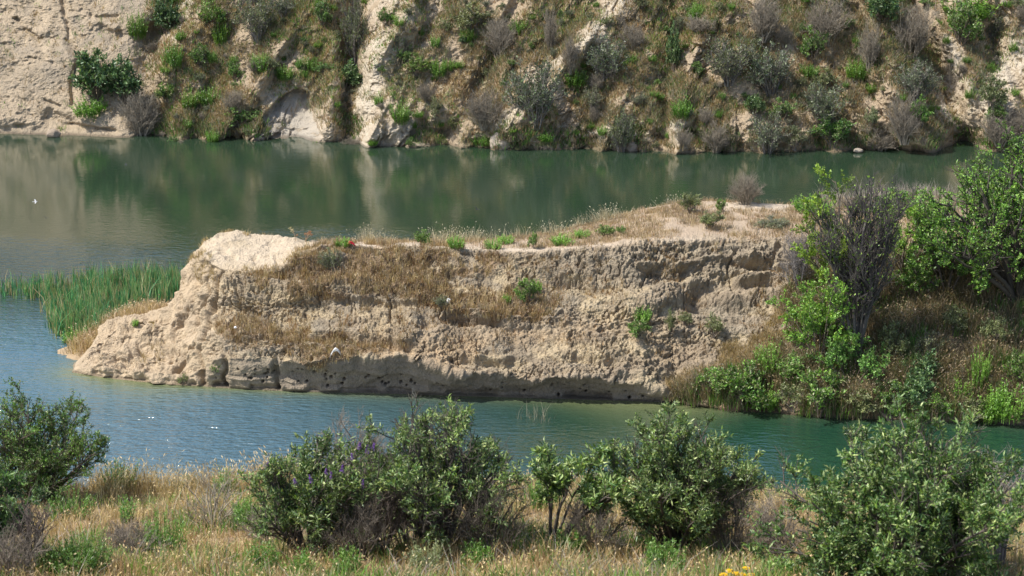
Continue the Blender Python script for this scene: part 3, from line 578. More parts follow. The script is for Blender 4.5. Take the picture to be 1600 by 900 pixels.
# (px, base py, width px, height px, kind, label)
HB = [
 (150, 150, 78, 72, 'blue', "big bluish bush, left half of the pair on the bare tan slope"),
 (195, 156, 70, 68, 'blue', "big bluish bush, right half of the pair on the bare tan slope"),
 (142, 176, 52, 34, 'bright', "yellow-green bush at the foot of the big bluish pair"),
 (222, 210, 74, 74, 'grey', "leafless grey tree on the shore right of the big bluish bushes"),
 (258, 46, 48, 50, 'blue', "dark green bush at the top edge above the bare tan slope"),
 (216, 54, 32, 46, 'bright', "bright bush just left of the dark one at the top edge"),
 (272, 98, 30, 42, 'bright', "bright bush below the dark one at the top edge"),
 (332, 42, 54, 50, 'green', "dark leafy bush at the top edge right of the pale rib"),
 (348, 62, 30, 40, 'bright', "green bush hanging under the dark one right of the pale rib"),
 (402, 58, 62, 70, 'greyg', "tall twiggy grey-green bush at the top edge, left of the first gully"),
 (438, 24, 40, 36, 'greyg', "small twiggy bush at the top edge beside the tall one"),
 (406, 106, 32, 34, 'bright', "round bright bush above the grey one over the slip scar"),
 (400, 112, 36, 22, 'grey', "low grey bush tucked under the round bright bush"),
 (366, 122, 26, 36, 'green', "upright green bush left of the round bright bush"),
 (312, 96, 36, 34, 'green', "green bush midway between the tan slope and the gully"),
 (256, 158, 40, 32, 'green', "green bush on the rib right of the grey shore tree"),
 (326, 158, 34, 32, 'bright', "bright bush in the middle of the grassy slope above the shore"),
 (362, 172, 44, 34, 'grey', "silvery leafless bush left of the slip scar"),
 (372, 196, 52, 32, 'green', "low green bush below the silvery one left of the slip scar"),
 (446, 122, 28, 24, 'bright', "small bright bush above the slip scar"),
 (552, 90, 50, 100, 'greyg', "tall grey-green bush standing in the first dark gully"),
 (545, 136, 40, 44, 'blue', "dark bush in the bottom of the first dark gully"),
 (778, 84, 62, 60, 'grey', "dark leafless bush at the head of the second gully"),
 (757, 196, 66, 62, 'grey', "pale grey leafless bush low down below the second gully"),
 (836, 186, 84, 98, 'greyg', "largest twiggy grey-green bush in the centre of the hill"),
 (860, 76, 28, 66, 'grey', "narrow upright grey bush beside the pale diagonal rib"),
 (890, 110, 34, 56, 'grey', "grey bush standing above the bright one in mid slope"),
 (895, 128, 40, 30, 'bright', "bright bush right of the largest grey-green one"),
 (946, 118, 66, 66, 'greyg', "wide twiggy bush right of the bright mid-slope bush"),
 (986, 74, 44, 40, 'grey', "domed dark grey bush near the top, right of centre"),
 (926, 172, 34, 40, 'greyg', "small twiggy bush above the orange bank at the shore"),
 (972, 232, 56, 66, 'greyg', "grey-green bush rooted at the waterline by the orange bank"),
 (680, 182, 30, 34, 'olive', "olive bush above the hollow in the shore"),
 (734, 40, 62, 40, 'olive', "wide olive bush near the top left of the second gully"),
 (628, 96, 26, 22, 'green', "green bush, left of two on the central rib"),
 (650, 116, 36, 26, 'green', "green bush, right of two on the central rib"),
 (1052, 110, 30, 70, 'blue', "dark narrow bush wedged in the third gully"),
 (1086, 26, 26, 30, 'bright', "bright green bush at the top edge right of the third gully"),
 (1090, 46, 50, 26, 'grey', "low grey bush directly under the bright top-edge bush"),
 (1140, 124, 80, 72, 'greyg', "broad grey-green thicket bush, left of the big pair"),
 (1206, 138, 86, 80, 'greyg', "broad grey-green thicket bush, right of the big pair"),
 (1190, 56, 62, 66, 'grey', "grey bush at the top edge above the big pair"),
 (1292, 62, 84, 70, 'grey', "wide leafless bush at the top edge right of centre"),
 (1270, 92, 40, 54, 'green', "green bush growing out under the wide leafless one"),
 (1376, 30, 70, 56, 'blue', "dark green bush at the top edge left of the diagonal gully"),
 (1356, 100, 40, 70, 'grey', "thin bare bush with an open crown in mid slope"),
 (1426, 86, 84, 84, 'grey', "large leafless bush on the edge of the diagonal gully"),
 (1432, 156, 66, 66, 'greyg', "twiggy bush under the large leafless one by the diagonal gully"),
 (1292, 134, 44, 32, 'olive', "olive bush below the green one in mid slope"),
 (1286, 192, 78, 72, 'greyg', "grey thicket bush midway up right of the big pair"),
 (1200, 236, 66, 68, 'greyg', "pale grey-green bush standing at the waterline below the big pair"),
 (1180, 176, 34, 30, 'blue', "dark bush under the big thicket pair"),
 (1300, 226, 66, 46, 'green', "low green bush near the shore below the grey thicket"),
 (1376, 237, 72, 44, 'grey', "pale dead bush sprawled at the waterline"),
 (1410, 214, 66, 72, 'grey', "grey bush above the sprawled dead one"),
 (1436, 196, 36, 50, 'green', "green bush at the foot of the diagonal gully"),
 (1502, 64, 60, 66, 'green', "leafy green bush at the top right of the diagonal gully"),
 (1512, 26, 80, 40, 'bright', "bright green bush in the top right corner of the hill"),
 (1546, 172, 56, 58, 'olive', "olive bush on the pale slope right of the diagonal gully"),
 (1562, 222, 70, 48, 'grey', "pale grey brush behind the green tree on the right"),
 (1604, 214, 70, 56, 'grey', "pale grey brush at the right edge of the frame on the far shore"),
 (1550, 60, 40, 50, 'greyg', "small twiggy bush near the top right corner"),
 (1068, 178, 30, 32, 'bright', "bright bush in the foot of the third gully"),
 (1340, 118, 34, 34, 'bright', "bright bush below the thin bare one"),
 (1070, 226, 30, 26, 'grey', "grey bush at the shore where the third gully ends"),
 (1118, 234, 60, 44, 'grey', "grey brush at the waterline right of the third gully"),
 (1240, 232, 40, 34, 'olive', "olive bush at the waterline beside the pale grey-green one"),
 (470, 104, 18, 18, 'bright', "tiny bright bush alone on the bare rib left of the first gully"),
]
def depth_of(p): return float((np.asarray(p)-[0, 0, CH]) @ FW)
hr = np.random.default_rng(77); placed = []
def hill_bush(px, py, w, h, kind, label, group=None, k=None):
    p = hill.hit(px, py); dpx = depth_of(p)/F; W = w*dpx*1.05; Hh = h*dpx*1.08
    st, fo = LIB[kind, hr.integers(0, 3) if k is None else k]; t = hr.uniform(.8, 1.1)*(.85 if kind == 'bright' else 1)
    o = plant(NAME[kind], label, CATN.get(kind, "bush"), p-np.array([0, 0, .12*Hh]), st, fo, group, (W, W*.8, Hh), hr.uniform(0, 6.28), (t*hr.uniform(.92, 1.08), t, t*hr.uniform(.85, 1.1)))
    placed.append((px, py-h/2, w, h)); return o
for b_ in HB: hill_bush(*b_)
# smaller bushes, labelled by their nearest big neighbour
ANC = [(172, 120, "the big bluish pair"), (222, 180, "the bare shore tree"), (258, 20, "the dark top-left bush"), (402, 25, "the tall twiggy top-left bush"), (360, 155, "the silvery leafless bush"),
       (460, 180, "the slip scar"), (550, 60, "the first dark gully"), (600, 190, "the pale rib at the shore"), (640, 85, "the two bushes on the central rib"), (735, 25, "the wide olive bush"), (757, 165, "the pale grey low bush"), (836, 140, "the largest twiggy bush"),
       (946, 85, "the wide twiggy bush"), (986, 55, "the domed grey bush"), (972, 205, "the waterline grey-green bush"), (1050, 70, "the third gully"), (1170, 100, "the big thicket pair"), (1292, 35, "the wide leafless top bush"),
       (1286, 165, "the grey mid-slope thicket"), (1200, 210, "the pale waterline bush"), (1376, 215, "the sprawled dead bush"), (1426, 60, "the large gully-edge bush"), (1500, 130, "the diagonal gully"), (1510, 30, "the bright top-right bush")]
auto = {}
tries = 0
while len(auto) < 250 and tries < 4000:
    tries += 1
    px, py = hr.uniform(235, 1600), hr.uniform(-6, 232)
    if px < 260 and py > 120: continue
    kind = hr.choice(['bright', 'green', 'olive', 'greyg', 'grey', 'blue'], p=[.34, .15, .24, .15, .11, .01])
    big = hr.random() < .14; w = hr.uniform(22, 38) if big else hr.uniform(9, 19); h = w*hr.uniform(.5, 1.1)
    if any(abs(px-a) < (w+c_)*.33 and abs(py-h/2-b) < (h+d_)*.33 for a, b, c_, d_ in placed): continue
    if 395 < px < 520 and 125 < py < 225: continue
    if polydist(np.array(px), np.array(py), [(590, 60), (575, 140), (560, 215)]) < 16 or polydist(np.array(px), np.array(py), [(1010, -60), (935, 40), (860, 100), (780, 190)]) < 9: continue
    a = min(ANC, key=lambda q: (q[0]-px)**2+(q[1]-py+h/2)**2); dx, dy = px-a[0], py-h/2-a[1]
    rel = ("right of" if dx > 0 else "left of") if abs(dx) > abs(dy)*1.6 else ("above" if dy < 0 else "below") if abs(dy) > abs(dx)*1.6 else ("up and " if dy < 0 else "down and ")+("right of" if dx > 0 else "left of")
    lab = f"{'medium' if big else 'small'} {LOOK[kind]} bush {rel} {a[2]}"; auto[tries] = (px, py, w, h, kind, lab)
    placed.append((px, py-h/2, w, h))
from collections import Counter
cnt = Counter(v[5] for v in auto.values())
for v in auto.values():
    hill_bush(*v, group=("look-alikes: "+v[5]) if cnt[v[5]] > 1 else "smaller bushes scattered over the far hill")

hnG = fbm(HP, (.35, .35, .35), 171, 3)
gm = sst(.30, .50, hn)*(1-scar*.97)*(1-bare*.96)*(1-ridge_pale*.85)*(h0x > -60)*(h0x < 1660)*(h0y > -60)*sst(.05, .4, Hz)*sst(.15, .45, steep)
gm[:, -5:] = 0; gm = gm*(1-.5*np.exp(-((h0x-620)/75)**2))*(1-.45*np.exp(-((h0x-800)/35)**2))*(1-.5*sst(1440, 1500, h0x))
add_grass("dry_grass", "brown and straw coloured dry grass covering the far hill", hill, gm+1e-6*(Hz > .3)*(Hz < 10), 26000, 7, .40, .042, np.concatenate([STRAW, STRAW*.8, RUST, UMBER*1.2]), 700, rad=.13, lean=.3)
add_grass("green_weeds", "patches of low green weeds scattered over the far hill", hill, gm*sst(.38, .56, hnG)+1e-7, 13000, 7, .34, .045, np.concatenate([GREEN*1.2, OLIVE*1.5, BRIGHT*1.1, OLIVE*1.3]), 701, rad=.12, lean=.4, cat="weeds")
add_grass("undergrowth", "low tangled olive and grey scrub covering the far hill between the bushes", hill, gm*sst(.40, .55, fbm(HP, (.28, .28, .28), 173, 4))+1e-7, 9000, 8, .62, .032, np.concatenate([OLIVE*1.1, GREYG, np.array([[.30, .27, .23], [.24, .21, .18]]), UMBER]), 703, rad=.2, lean=.6, cat="scrub")
shoreg = (Hz > .2)*(Hz < 1.6)*(h0x > 240)*(h0x < 1620)*sst(.4, .6, hnG)
add_grass("shore_weeds", "green and grey weeds along the far waterline", hill, shoreg*1.0+1e-8, 1300, 8, .6, .06, np.concatenate([OLIVE, GREEN, UMBER]), 702, rad=.15, lean=.4, cat="weeds")

# ================================================================== PENINSULA PLANTS
sparse = sst(.50, .62, fbm(P, (.8, .8, .8), 181, 3))
add_grass("dry_brush", "brown dry brush on the upper benches of the peninsula cliff", pen, brown*(ppx < 900)*(ppy > 380)+1e-9, 3600, 12, .40, .022, np.concatenate([UMBER*1.25, RUST*.8, STRAW*.95]), 710, rad=.09, lean=.34, seeds=.15)
add_grass("cliff_tufts", "sparse dry tufts growing on the bare cliff face", pen, face*sparse*(1-brown)*(1-shoulder)*(ppx > 340)*(ppx < 1250)*(ppy < 560)*(z > 1.6), 1200, 9, .28, .02, np.concatenate([UMBER, RUST]), 711, rad=.08, lean=.35)
topg = topw*(1-sand)*(rowi < n_s+12-10*(ppx > 1300))*(ppx > 500)*(ppx < 1660)*(1-np.clip(path*1.3, 0, 1))
PINK = np.array([[.50, .35, .24], [.55, .42, .29], [.42, .29, .19], [.60, .48, .34]])
add_grass("top_grass", "pale pinkish dry grass along the flat top of the peninsula", pen, topg*sst(.30, .46, fbm(P, (.9, .9, 1), 183, 3))+1e-9, 9500, 8, .32, .020, np.concatenate([PINK, PINK*.85, STRAW*.85, UMBER]), 712, rad=.10, lean=.3, seeds=.12)
backedge = topw*(np.abs(rowi-n_s) < 14)*(ppx > 560)*(ppx < 1060)*sst(.42, .55, vn(P, (.6, .6, 1), 191))
add_grass("oat_grass", "tall pale wild oats along the back rim of the peninsula", pen, backedge*sst(.4, .6, vn(P, (2, 2, 1), 194))+1e-9, 260, 9, .85, .018, np.array([[.46, .40, .29], [.38, .32, .22], [.52, .46, .34]]), 713, rad=.2, lean=.3, seeds=.35)
add_grass("rim_grass", "short golden grass on the crest of the sandy end", pen, topw*((np.abs(rowi-n_s) < 6)*(ppx > 300)*(ppx < 520)*sst(.5, .6, vn(P, (1, 1, 1), 193))+(np.abs(rowi-n_r) < 6)*(ppx > 380)*(ppx < 500)*1.), 150, 9, .3, .02, STRAW, 714, rad=.08)
add_grass("end_grass", "golden dry grass clinging to the left end of the cliff", pen, (inpoly(jx, jy, [(295, 400), (330, 395), (345, 430), (300, 440)])*1.0+inpoly(jx, jy, [(228, 500), (250, 540), (240, 590), (225, 560)])*.3)+1e-9, 170, 9, .35, .02, STRAW*.9, 715, rad=.08)
add_grass("golden_grass", "golden dry grass on the sloping foot of the cliff's right end", pen, golden*(z > .1)*(1-shoulder)*sst(.35, .5, fbm(P, 1.2, 199, 3))+1e-9, 1500, 9, .32, .02, np.concatenate([STRAW, STRAW*.8]), 719, rad=.1, lean=.35)
shd = shoulder*(ppx < 1680)*(z > .15)
add_grass("shoulder_brush", "tall brown weeds covering the right shoulder of the peninsula", pen, shd*sst(.38, .52, fbm(P, .9, 197, 3))+1e-9, 13000, 9, 1.05, .021, np.concatenate([UMBER, STRAW*.75, OLIVE*.6, np.array([[.30, .25, .20], [.20, .16, .12]])]), 716, rad=.14, lean=.3, seeds=.3, cat="dry weeds")
add_grass("shoulder_weeds", "green weeds low on the right shoulder near the water", pen, shd*(.22+(ppy > 560))*sst(.40, .56, fbm(P, .6, 195, 3))+1e-9, 3600, 9, .75, .035, np.concatenate([GREEN*1.3, OLIVE*1.3, BRIGHT]), 717, rad=.12, lean=.3, cat="weeds")
bare_back = topw*(ppx > 1100)*(ppx < 1700)*(rowi > n_s-22)*(rowi < n_s+38)*(z > .1)
add_grass("grey_brush", "pale grey twiggy brush on the back rim right of the sandy patch", pen, bare_back*sst(1180, 1400, ppx)+1e-9, 2200, 9, 1.2, .022, np.array([[.34, .30, .27], [.26, .22, .20], [.42, .37, .32]]), 718, rad=.2, lean=.45, cat="brush")
# reeds and bank grass
def pw(px, py): return ray_at(px, py, Ywater(py))
rp = [(-260, 470), (-200, 446), (40, 446), (150, 440), (300, 436), (310, 450), (262, 470), (215, 492), (170, 515), (140, 534), (92, 530), (74, 500), (66, 468), (0, 466)]
rr = np.random.default_rng(9); q = np.stack([rr.uniform(-260, 310, 60000), rr.uniform(420, 536, 60000)], 1)
wgt = inpoly(q[:, 0]+(rr.normal(size=60000)*4), q[:, 1]+rr.normal(size=60000)*2, rp); dens = np.where(q[:, 0] < 75, .34, 1.)*(.3+.7*(vn(np.stack([q[:, 0]/16, q[:, 1]/9, q[:, 0]*0], 1), 1, 5) > .50)); q = q[wgt & (rr.random(60000) < dens)]
q = q[:3300]; b = pw(q[:, 0], q[:, 1]); b[:, 2] = -.1
n = len(b)*3; bb = np.repeat(b, 3, 0)+rr.normal(size=(n, 3))*[.05, .05, 0]; hgt = np.repeat(rr.uniform(.6, 1.8, len(b)), 3)*rr.uniform(.6, 1, n)*np.where(bb[:, 0] < -23, .8, 1.)
le = rr.normal(size=(n, 3))*np.where(rr.random((n, 1)) < .15, .4, .10)*hgt[:, None]*[1, 1, 0]; cl = pick(np.array([[.08, .25, .11], [.11, .31, .12], [.05, .16, .08], [.19, .36, .13], [.36, .38, .20], [.40, .32, .18]]), rr, n, .25, 3)
V, Fa, Cc = blade_mesh(bb, hgt, (.042*rr.uniform(.6, 1.3, n)), le, cl, rr)
tag(link("reeds", mesh_from("reeds", V, Fa, Cc, M_GRASS)), "bed of tall green reeds in the shallows left of the cliff", "reeds", kind="stuff")
add_grass("bank_grass", "straw coloured grass between the reeds and the tip of the cliff", bank, (BZ > .12)*1., 900, 9, .75, .025, np.concatenate([STRAW, PINK]), 720, rad=.12, seeds=.2)
# thin dry reeds standing in the inlet
def sprig(name, label, cat, px, py, n, h, wpx, pal, seed, lean=.2, wid=.02):
    r = np.random.default_rng(seed); c0 = pw(px, py); sx = wpx/F*depth_of(c0)/2
    b = np.stack([r.normal(size=n)*sx*.6, r.normal(size=n)*sx*.5, np.full(n, -.15)], 1); hg = h*r.uniform(.5, 1.1, n)
    V, Fa, Cc = blade_mesh(b, hg, np.full(n, wid), r.normal(size=(n, 3))*lean*hg[:, None]*[1, 1, 0], pick(pal, r, n), r)
    return tag(link(name, mesh_from(name, V, Fa, Cc, M_GRASS), loc=c0*[1, 1, 0]), label, cat)
sprig("dry_reed_clump", "thin dry reeds standing in the inlet above the foreground bushes", "reeds", 838, 655, 45, .9, 50, np.array([[.3, .27, .2], [.2, .2, .14]]), 31, .3)
sprig("dry_reed_clump", "wispy dead reeds in open water left of the cliff tip", "reeds", 106, 552, 30, .7, 30, np.array([[.25, .22, .17], [.15, .14, .10]]), 32, .3)
sprig("dry_reed_clump", "pale curled dead reeds at the foot of the dark undercut wall", "reeds", 648, 622, 16, .8, 14, np.array([[.45, .42, .36], [.3, .27, .22]]), 33, .35)

PB = [ # px, base py, w, h, kind, grid, label
 (660, 380, 34, 24, 'green', pen, "dark green clump, leftmost of those on the flat top"),
 (712, 384, 24, 22, 'bright', pen, "bright clump second from the left on the flat top"),
 (770, 386, 28, 18, 'bright', pen, "low bright clump third from the left on the flat top"),
 (790, 378, 26, 16, 'bright', pen, "small bright clump behind the third one on the flat top"),
 (835, 386, 18, 26, 'green', pen, "upright green clump where the flat top begins to widen"),
 (878, 380, 32, 20, 'bright', pen, "rounded bright clump on the edge of the flat top"),
 (908, 368, 26, 14, 'bright', pen, "little green clump behind the rounded bright one"),
 (945, 368, 26, 18, 'green', pen, "green clump in the pink grass, left of two"),
 (970, 362, 20, 12, 'green', pen, "green clump in the pink grass, right of two"),
 (1080, 330, 40, 32, 'olive', pen, "rounded olive bush at the back edge beside the pale path"),
 (1110, 352, 40, 26, 'olive', pen, "twiggy olive bush in front of the pale path"),
 (1128, 328, 16, 20, 'green', pen, "slim green plant at the left end of the pale path"),
 (1205, 352, 60, 14, 'greyg', pen, "low greyish plant spread over the grass by the bare tree"),
 (1165, 316, 60, 50, 'grey', pen, "leafless bush behind the pale path at the water side"),
 (515, 420, 36, 36, 'greyg', pen, "grey-green bush on the dry bench below the red scrap"),
 (536, 384, 24, 16, 'bright', pen, "small green tuft on the rim beside the red scrap"),
 (826, 470, 34, 38, 'green', pen, "grey-green bush on the middle ledge of the cliff"),
 (838, 452, 18, 20, 'bright', pen, "bright tuft just above the bush on the middle ledge"),
 (792, 474, 16, 16, 'bright', pen, "small bright tuft left of the bush on the middle ledge"),
 (692, 478, 22, 20, 'greyg', pen, "pale green plant at the left end of the golden ledge"),
 (1003, 500, 30, 24, 'bright', pen, "bright bush clinging to the bare face, upper of two"),
 (998, 524, 36, 24, 'green', pen, "green bush clinging to the bare face, lower of two"),
 (1046, 514, 20, 34, 'olive', pen, "thin olive plant right of the pair on the bare face"),
 (1070, 505, 26, 22, 'olive', pen, "faded plant hanging on the face beside the yellowish bush"),
 (1114, 526, 34, 36, 'olive', pen, "yellowish bush on the face at the foot of the slope"),
 (1200, 582, 42, 56, 'bright', pen, "upright bright bush left of the bare tree's base"),
 (1120, 618, 60, 46, 'green', pen, "green bush at the left end of the low shore thicket"),
 (1160, 628, 86, 66, 'green', pen, "wide green bush in the low shore thicket"),
 (1192, 634, 50, 40, 'bright', pen, "small green bush at the right end of the low shore thicket"),
 (1280, 645, 84, 66, 'green', pen, "domed green bush at the water below the bare tree"),
 (1350, 645, 60, 40, 'olive', pen, "olive bush at the waterline right of the domed one"),
 (1430, 640, 56, 60, 'blue', pen, "dark green bush in the shade at the foot of the shoulder"),
 (1440, 600, 46, 50, 'blue', pen, "dark bush in the shade above the waterline one"),
 (1500, 632, 40, 50, 'bright', pen, "bright weed clump low on the shoulder, left of three"),
 (1530, 606, 34, 70, 'bright', pen, "tall bright weed on the right shoulder, middle of three"),
 (1570, 650, 60, 60, 'bright', pen, "bright weed clump low on the shoulder, right of three"),
 (1520, 655, 60, 34, 'olive', pen, "olive weeds hanging over the water on the right"),
 (338, 590, 16, 26, 'green', pen, "dark green plant in the crack at the foot of the left end"),
 (286, 598, 20, 18, 'olive', pen, "small faded plant at the waterline of the left end"),
 (212, 508, 12, 12, 'bright', pen, "tiny green plant on the low rounded shelf"),
 (118, 533, 36, 24, 'bright', bank, "low yellow-green bush at the front corner of the reeds"),
 (218, 484, 34, 20, 'olive', bank, "small olive bush between the reeds and the shelf"),
]
for px, py, w, h, kind, gr, lab in PB:
    p = gr.hit(px, py, 3.) if gr is pen else pw(px, py)
    dpx = depth_of(p)/F; W = w*dpx*1.1; Hh = h*dpx*1.1; st, fo = LIB[kind, hr.integers(0, 3)]; t = hr.uniform(1.0, 1.25)
    nm = NAME[kind] if kind in ('grey', 'greyg', 'olive') else {'green': "leafy_bush", 'bright': "weed_clump", 'blue': "dark_leafy_bush"}[kind]
    plant(nm, lab, "bush" if h > 24 else "plant", p-np.array([0, 0, .08*Hh]), st, fo, "plants growing on the peninsula", (W, W*.8, Hh), hr.uniform(0, 6.28), (t, t, t*.9))

# ---- more greenery on the right bank
PB2 = [(1235, 600, 60, 46, 'green', "green bush between the shore thicket and the domed bush"), (1240, 640, 50, 40, 'olive', "olive bush at the waterline left of the domed bush"), (1388, 640, 60, 46, 'green', "green bush at the waterline, right of the olive one"), (1395, 560, 50, 60, 'olive', "olive bush in the shade of the bare tree"),
 (1465, 655, 50, 40, 'green', "green bush at the waterline under the shaded dark ones"), (1545, 654, 44, 40, 'bright', "bright weeds at the waterline between the last two clumps"), (1590, 610, 44, 60, 'green', "green bush at the right edge above the water"), (1425, 470, 60, 60, 'green', "green bush below the light green sapling"), (1490, 520, 50, 46, 'olive', "olive bush in the middle of the brown bank"),
 (1555, 540, 44, 50, 'olive', "olive bush on the brown bank under the large green tree"), (1455, 560, 50, 44, 'greyg', "greyish bush on the brown bank above the shaded dark ones"), (1270, 330, 60, 30, 'bright', "bright low growth at the back rim left of the bare tree's top"), (1400, 330, 70, 40, 'green', "green bush on the back rim behind the light sapling"), (1450, 345, 70, 50, 'bright', "bright bush on the back rim between the sapling and the large tree")]
PB = PB2
for px, py, w, h, kind, lab in PB2:
    p = pen.hit(px, py, 3.); dpx = depth_of(p)/F; W = w*dpx*1.1; Hh = h*dpx*1.1; st, fo = LIB[kind, hr.integers(0, 3)]; t = hr.uniform(1.0, 1.25)
    plant({'green': "leafy_bush", 'bright': "weed_clump"}.get(kind, NAME[kind]), lab, "bush", p-np.array([0, 0, .08*Hh]), st, fo, "plants growing on the peninsula", (W, W*.8, Hh), hr.uniform(0, 6.28), (t, t, t*.9))
# ---- trees on the right shoulder
def big_plant(name, label, cat, p, W, H, seed, pal, group=None, names=("stems", "foliage"), extra=(), **kw):
    stem, fol, C0, C1, C2 = shrub_mesh(seed, W=W, H=H, pal=pal, **kw)
    st = mesh_from(name+"_"+names[0], *stem, M_WOOD); fo = mesh_from(name+"_"+names[1], *fol, M_LEAF) if fol else None
    return plant(name, label, cat, p, st, fo, group, names=names), C0, C1, C2
def scale_at(p): return depth_of(p)/F
p = pen.hit(1338, 575); sc_ = scale_at(p)
tr, C0, C1, C2 = big_plant("bare_tree", "half-dead grey tree with few leaves on the right shoulder", "tree", p-[0, 0, .2], 126*sc_, 318*sc_, 801, LIME, names=("trunk", "crown"), nst=13, k1=12, k2=8, k3=3, nleaf=1500, L=.13, Wd=.07, thick=.10, spread=.62, wood=(.10, .088, .08), m1=.30, m2=.13, base=.05, t0=.25, up=.5)
p = pen.hit(1345, 565); sc_ = scale_at(p)
big_plant("lime_sapling", "sapling with lime green leaves reaching up behind the bare tree", "tree", p+[.0, 1.2, -.2], 165*sc_, 300*sc_, 803, LIME*np.array([1.15, 1.05, .9]), names=("trunk", "crown"), nst=9, k1=6, k2=6, nleaf=9000, L=.12, Wd=.06, thick=.06, spread=.7, m1=.22, m2=.10, base=.08, t0=.5, tilt=(-.06, .1), leaf_t0=.1)
p = pen.hit(1275, 565); sc_ = scale_at(p)
big_plant("leafy_bush", "bright leafy bush at the left foot of the bare tree", "bush", p-[0, 0, .2], 150*sc_, 165*sc_, 805, np.concatenate([LIME, BRIGHT*1.2]), nst=16, k1=6, k2=5, nleaf=9000, L=.13, Wd=.07, thick=.03, m1=.3, m2=.14)
p = pen.hit(1330, 600); sc_ = scale_at(p)
big_plant("leafy_bush", "mid green bush growing around the base of the bare tree", "bush", p-[0, 0, .2], 130*sc_, 90*sc_, 806, GREEN*1.4, nst=16, k1=6, k2=5, nleaf=4200, L=.13, Wd=.065, thick=.03, m1=.3, m2=.14)
p = pen.hit(1405, 440); sc_ = scale_at(p)
big_plant("lime_sapling", "light green sapling between the bare tree and the big green tree", "tree", p-[0, 0, .2], 150*sc_, 165*sc_, 807, LIME, names=("trunk", "crown"), nst=9, k1=6, k2=5, nleaf=5500, gap=.3, L=.11, Wd=.055, thick=.04, m1=.3, m2=.14, t0=.4)
p = pen.hit(1250, 460); sc_ = scale_at(p)
big_plant("bare_bush", "grey leafless bush left of the bare tree", "bare shrub", p-[0, 0, .2], 80*sc_, 105*sc_, 808, None, nst=16, k1=8, k2=6, k3=2, nleaf=0, thick=.035, wood=(.22, .2, .19))
p = pen.hit(1592, 455); sc_ = scale_at(p)
big_plant("green_tree", "large green leafy tree at the right edge of the frame", "tree", p-[0, 0, .3], 320*sc_, 250*sc_, 809, np.concatenate([GREEN, BRIGHT, BRIGHT, LIME*.7])*1.15, names=("trunk", "crown"), nst=26, k1=9, k2=7, nleaf=30000, gap=.22, L=.135, Wd=.07, thick=.13, wood=(.09, .075, .06), m1=.30, m2=.12, base=.06, t0=.3, spread=.95, up=.15, leaf_t0=.05)
p = pen.hit(1482, 455); sc_ = scale_at(p)
big_plant("green_tree", "smaller green tree leaning left beside the large one", "tree", p-[0, 0, .2], 150*sc_, 150*sc_, 811, np.concatenate([GREEN, BRIGHT])*1.2, names=("trunk", "crown"), nst=12, k1=7, k2=6, nleaf=5000, L=.15, Wd=.08, thick=.06, wood=(.1, .08, .07), m1=.3, m2=.14, t0=.4)

# ================================================================== FOREGROUND
fx, fy_ = near.px, near.py
vis = (fx > -60)*(fx < 1680)*(FY > 23)*(FY < 49)
fpat = fbm(FP, (.5, .5, .5), 231, 3)
add_grass("straw_grass", "dry straw coloured grass covering the near slope", near, vis*(.25+sst(.38, .6, fpat)), 16000, 9, .43, .011, np.concatenate([STRAW*1.1, STRAW*.95, STRAW*np.array([1.05, 1.05, .85]), RUST]), 730, rad=.11, lean=.4, seeds=.25)
add_grass("brown_grass", "short brown thatch between the straw on the near slope", near, vis*(1.2-sst(.38, .6, fpat)), 9000, 8, .22, .012, np.concatenate([RUST, UMBER, STRAW*.8]), 731, rad=.10, lean=.7)
add_grass("tall_grass", "taller pale grass on the brow of the near slope", near, vis*np.exp(-((FY-43)/1.3)**2)*(fx < 460)*(fx > 150), 900, 9, .85, .012, STRAW*1.1, 732, rad=.12, lean=.25, seeds=.5)
add_grass("green_weeds", "thin green weeds among the grass of the near slope", near, vis*sst(.48, .62, fbm(FP, (.45, .45, .45), 241, 3))+vis*.35*(FY < 31), 4600, 9, .45, .02, np.concatenate([BRIGHT, GREEN*1.3, OLIVE*1.4]), 733, rad=.09, lean=.35, cat="weeds")
add_grass("grey_litter", "grey dead stalks lying in the foreground grass", near, vis*sst(.52, .66, fbm(FP, (.6, .6, .6), 251, 3)), 1500, 7, .5, .012, np.array([[.3, .27, .24], [.22, .19, .17], [.4, .36, .31]]), 734, rad=.2, lean=1.1, cat="dead stalks")
def fg(px, py): p = near.hit(px, py, 6.); return p, scale_at(p)
def shrub_fg(name, label, px, py, w, h, seed, pal, cat="shrub", dead=False, flowers=0, **kw):
    p, s_ = fg(px, py); kw.setdefault('nst', 16)
    stem, fol, C0, C1, C2 = shrub_mesh(seed, W=w*s_, H=h*s_, pal=pal, **kw)
    st = mesh_from(name+"_stems", *stem, M_WOOD); fo = mesh_from(name+"_foliage", *fol, M_LEAF) if fol else None; root = plant(name, label, cat, p-[0, 0, .08], st, fo)
    if flowers:
        r = np.random.default_rng(seed+1); tips = C2[:, -1]; key = tips[:, 2]-.6*tips[:, 1]+r.random(len(tips))*.8; idx = np.argsort(-key)[:flowers*6:6]
        for k in idx:
            A = unit(C2[k, -1]-C2[k, -2]+np.array([0, 0, .12])); L = r.uniform(.10, .17); n = 80; t = r.random(n); rad = .032*(1-t*.85); az = r.uniform(0, 6.28, n)
            S = unit(np.cross(A, [0, 1., .2])); B = np.cross(A, S); pp = C2[k, -1]+A*(t*L)[:, None]+(S*np.cos(az)[:, None]+B*np.sin(az)[:, None])*rad[:, None]
            D = rdir(r, n)*.016; E = rdir(r, n)*.016; V = np.stack([pp-D, pp+E, pp+D], 1).reshape(-1, 3); Fa = np.arange(n*3).reshape(-1, 3)
            cc = np.repeat(np.array([[.20, .10, .36]])*r.uniform(.7, 1.5, (n, 1)), 3, 0); link("flower_spike", mesh_from("flower_spike", V, Fa, cc, M_PETAL), root)
    return root
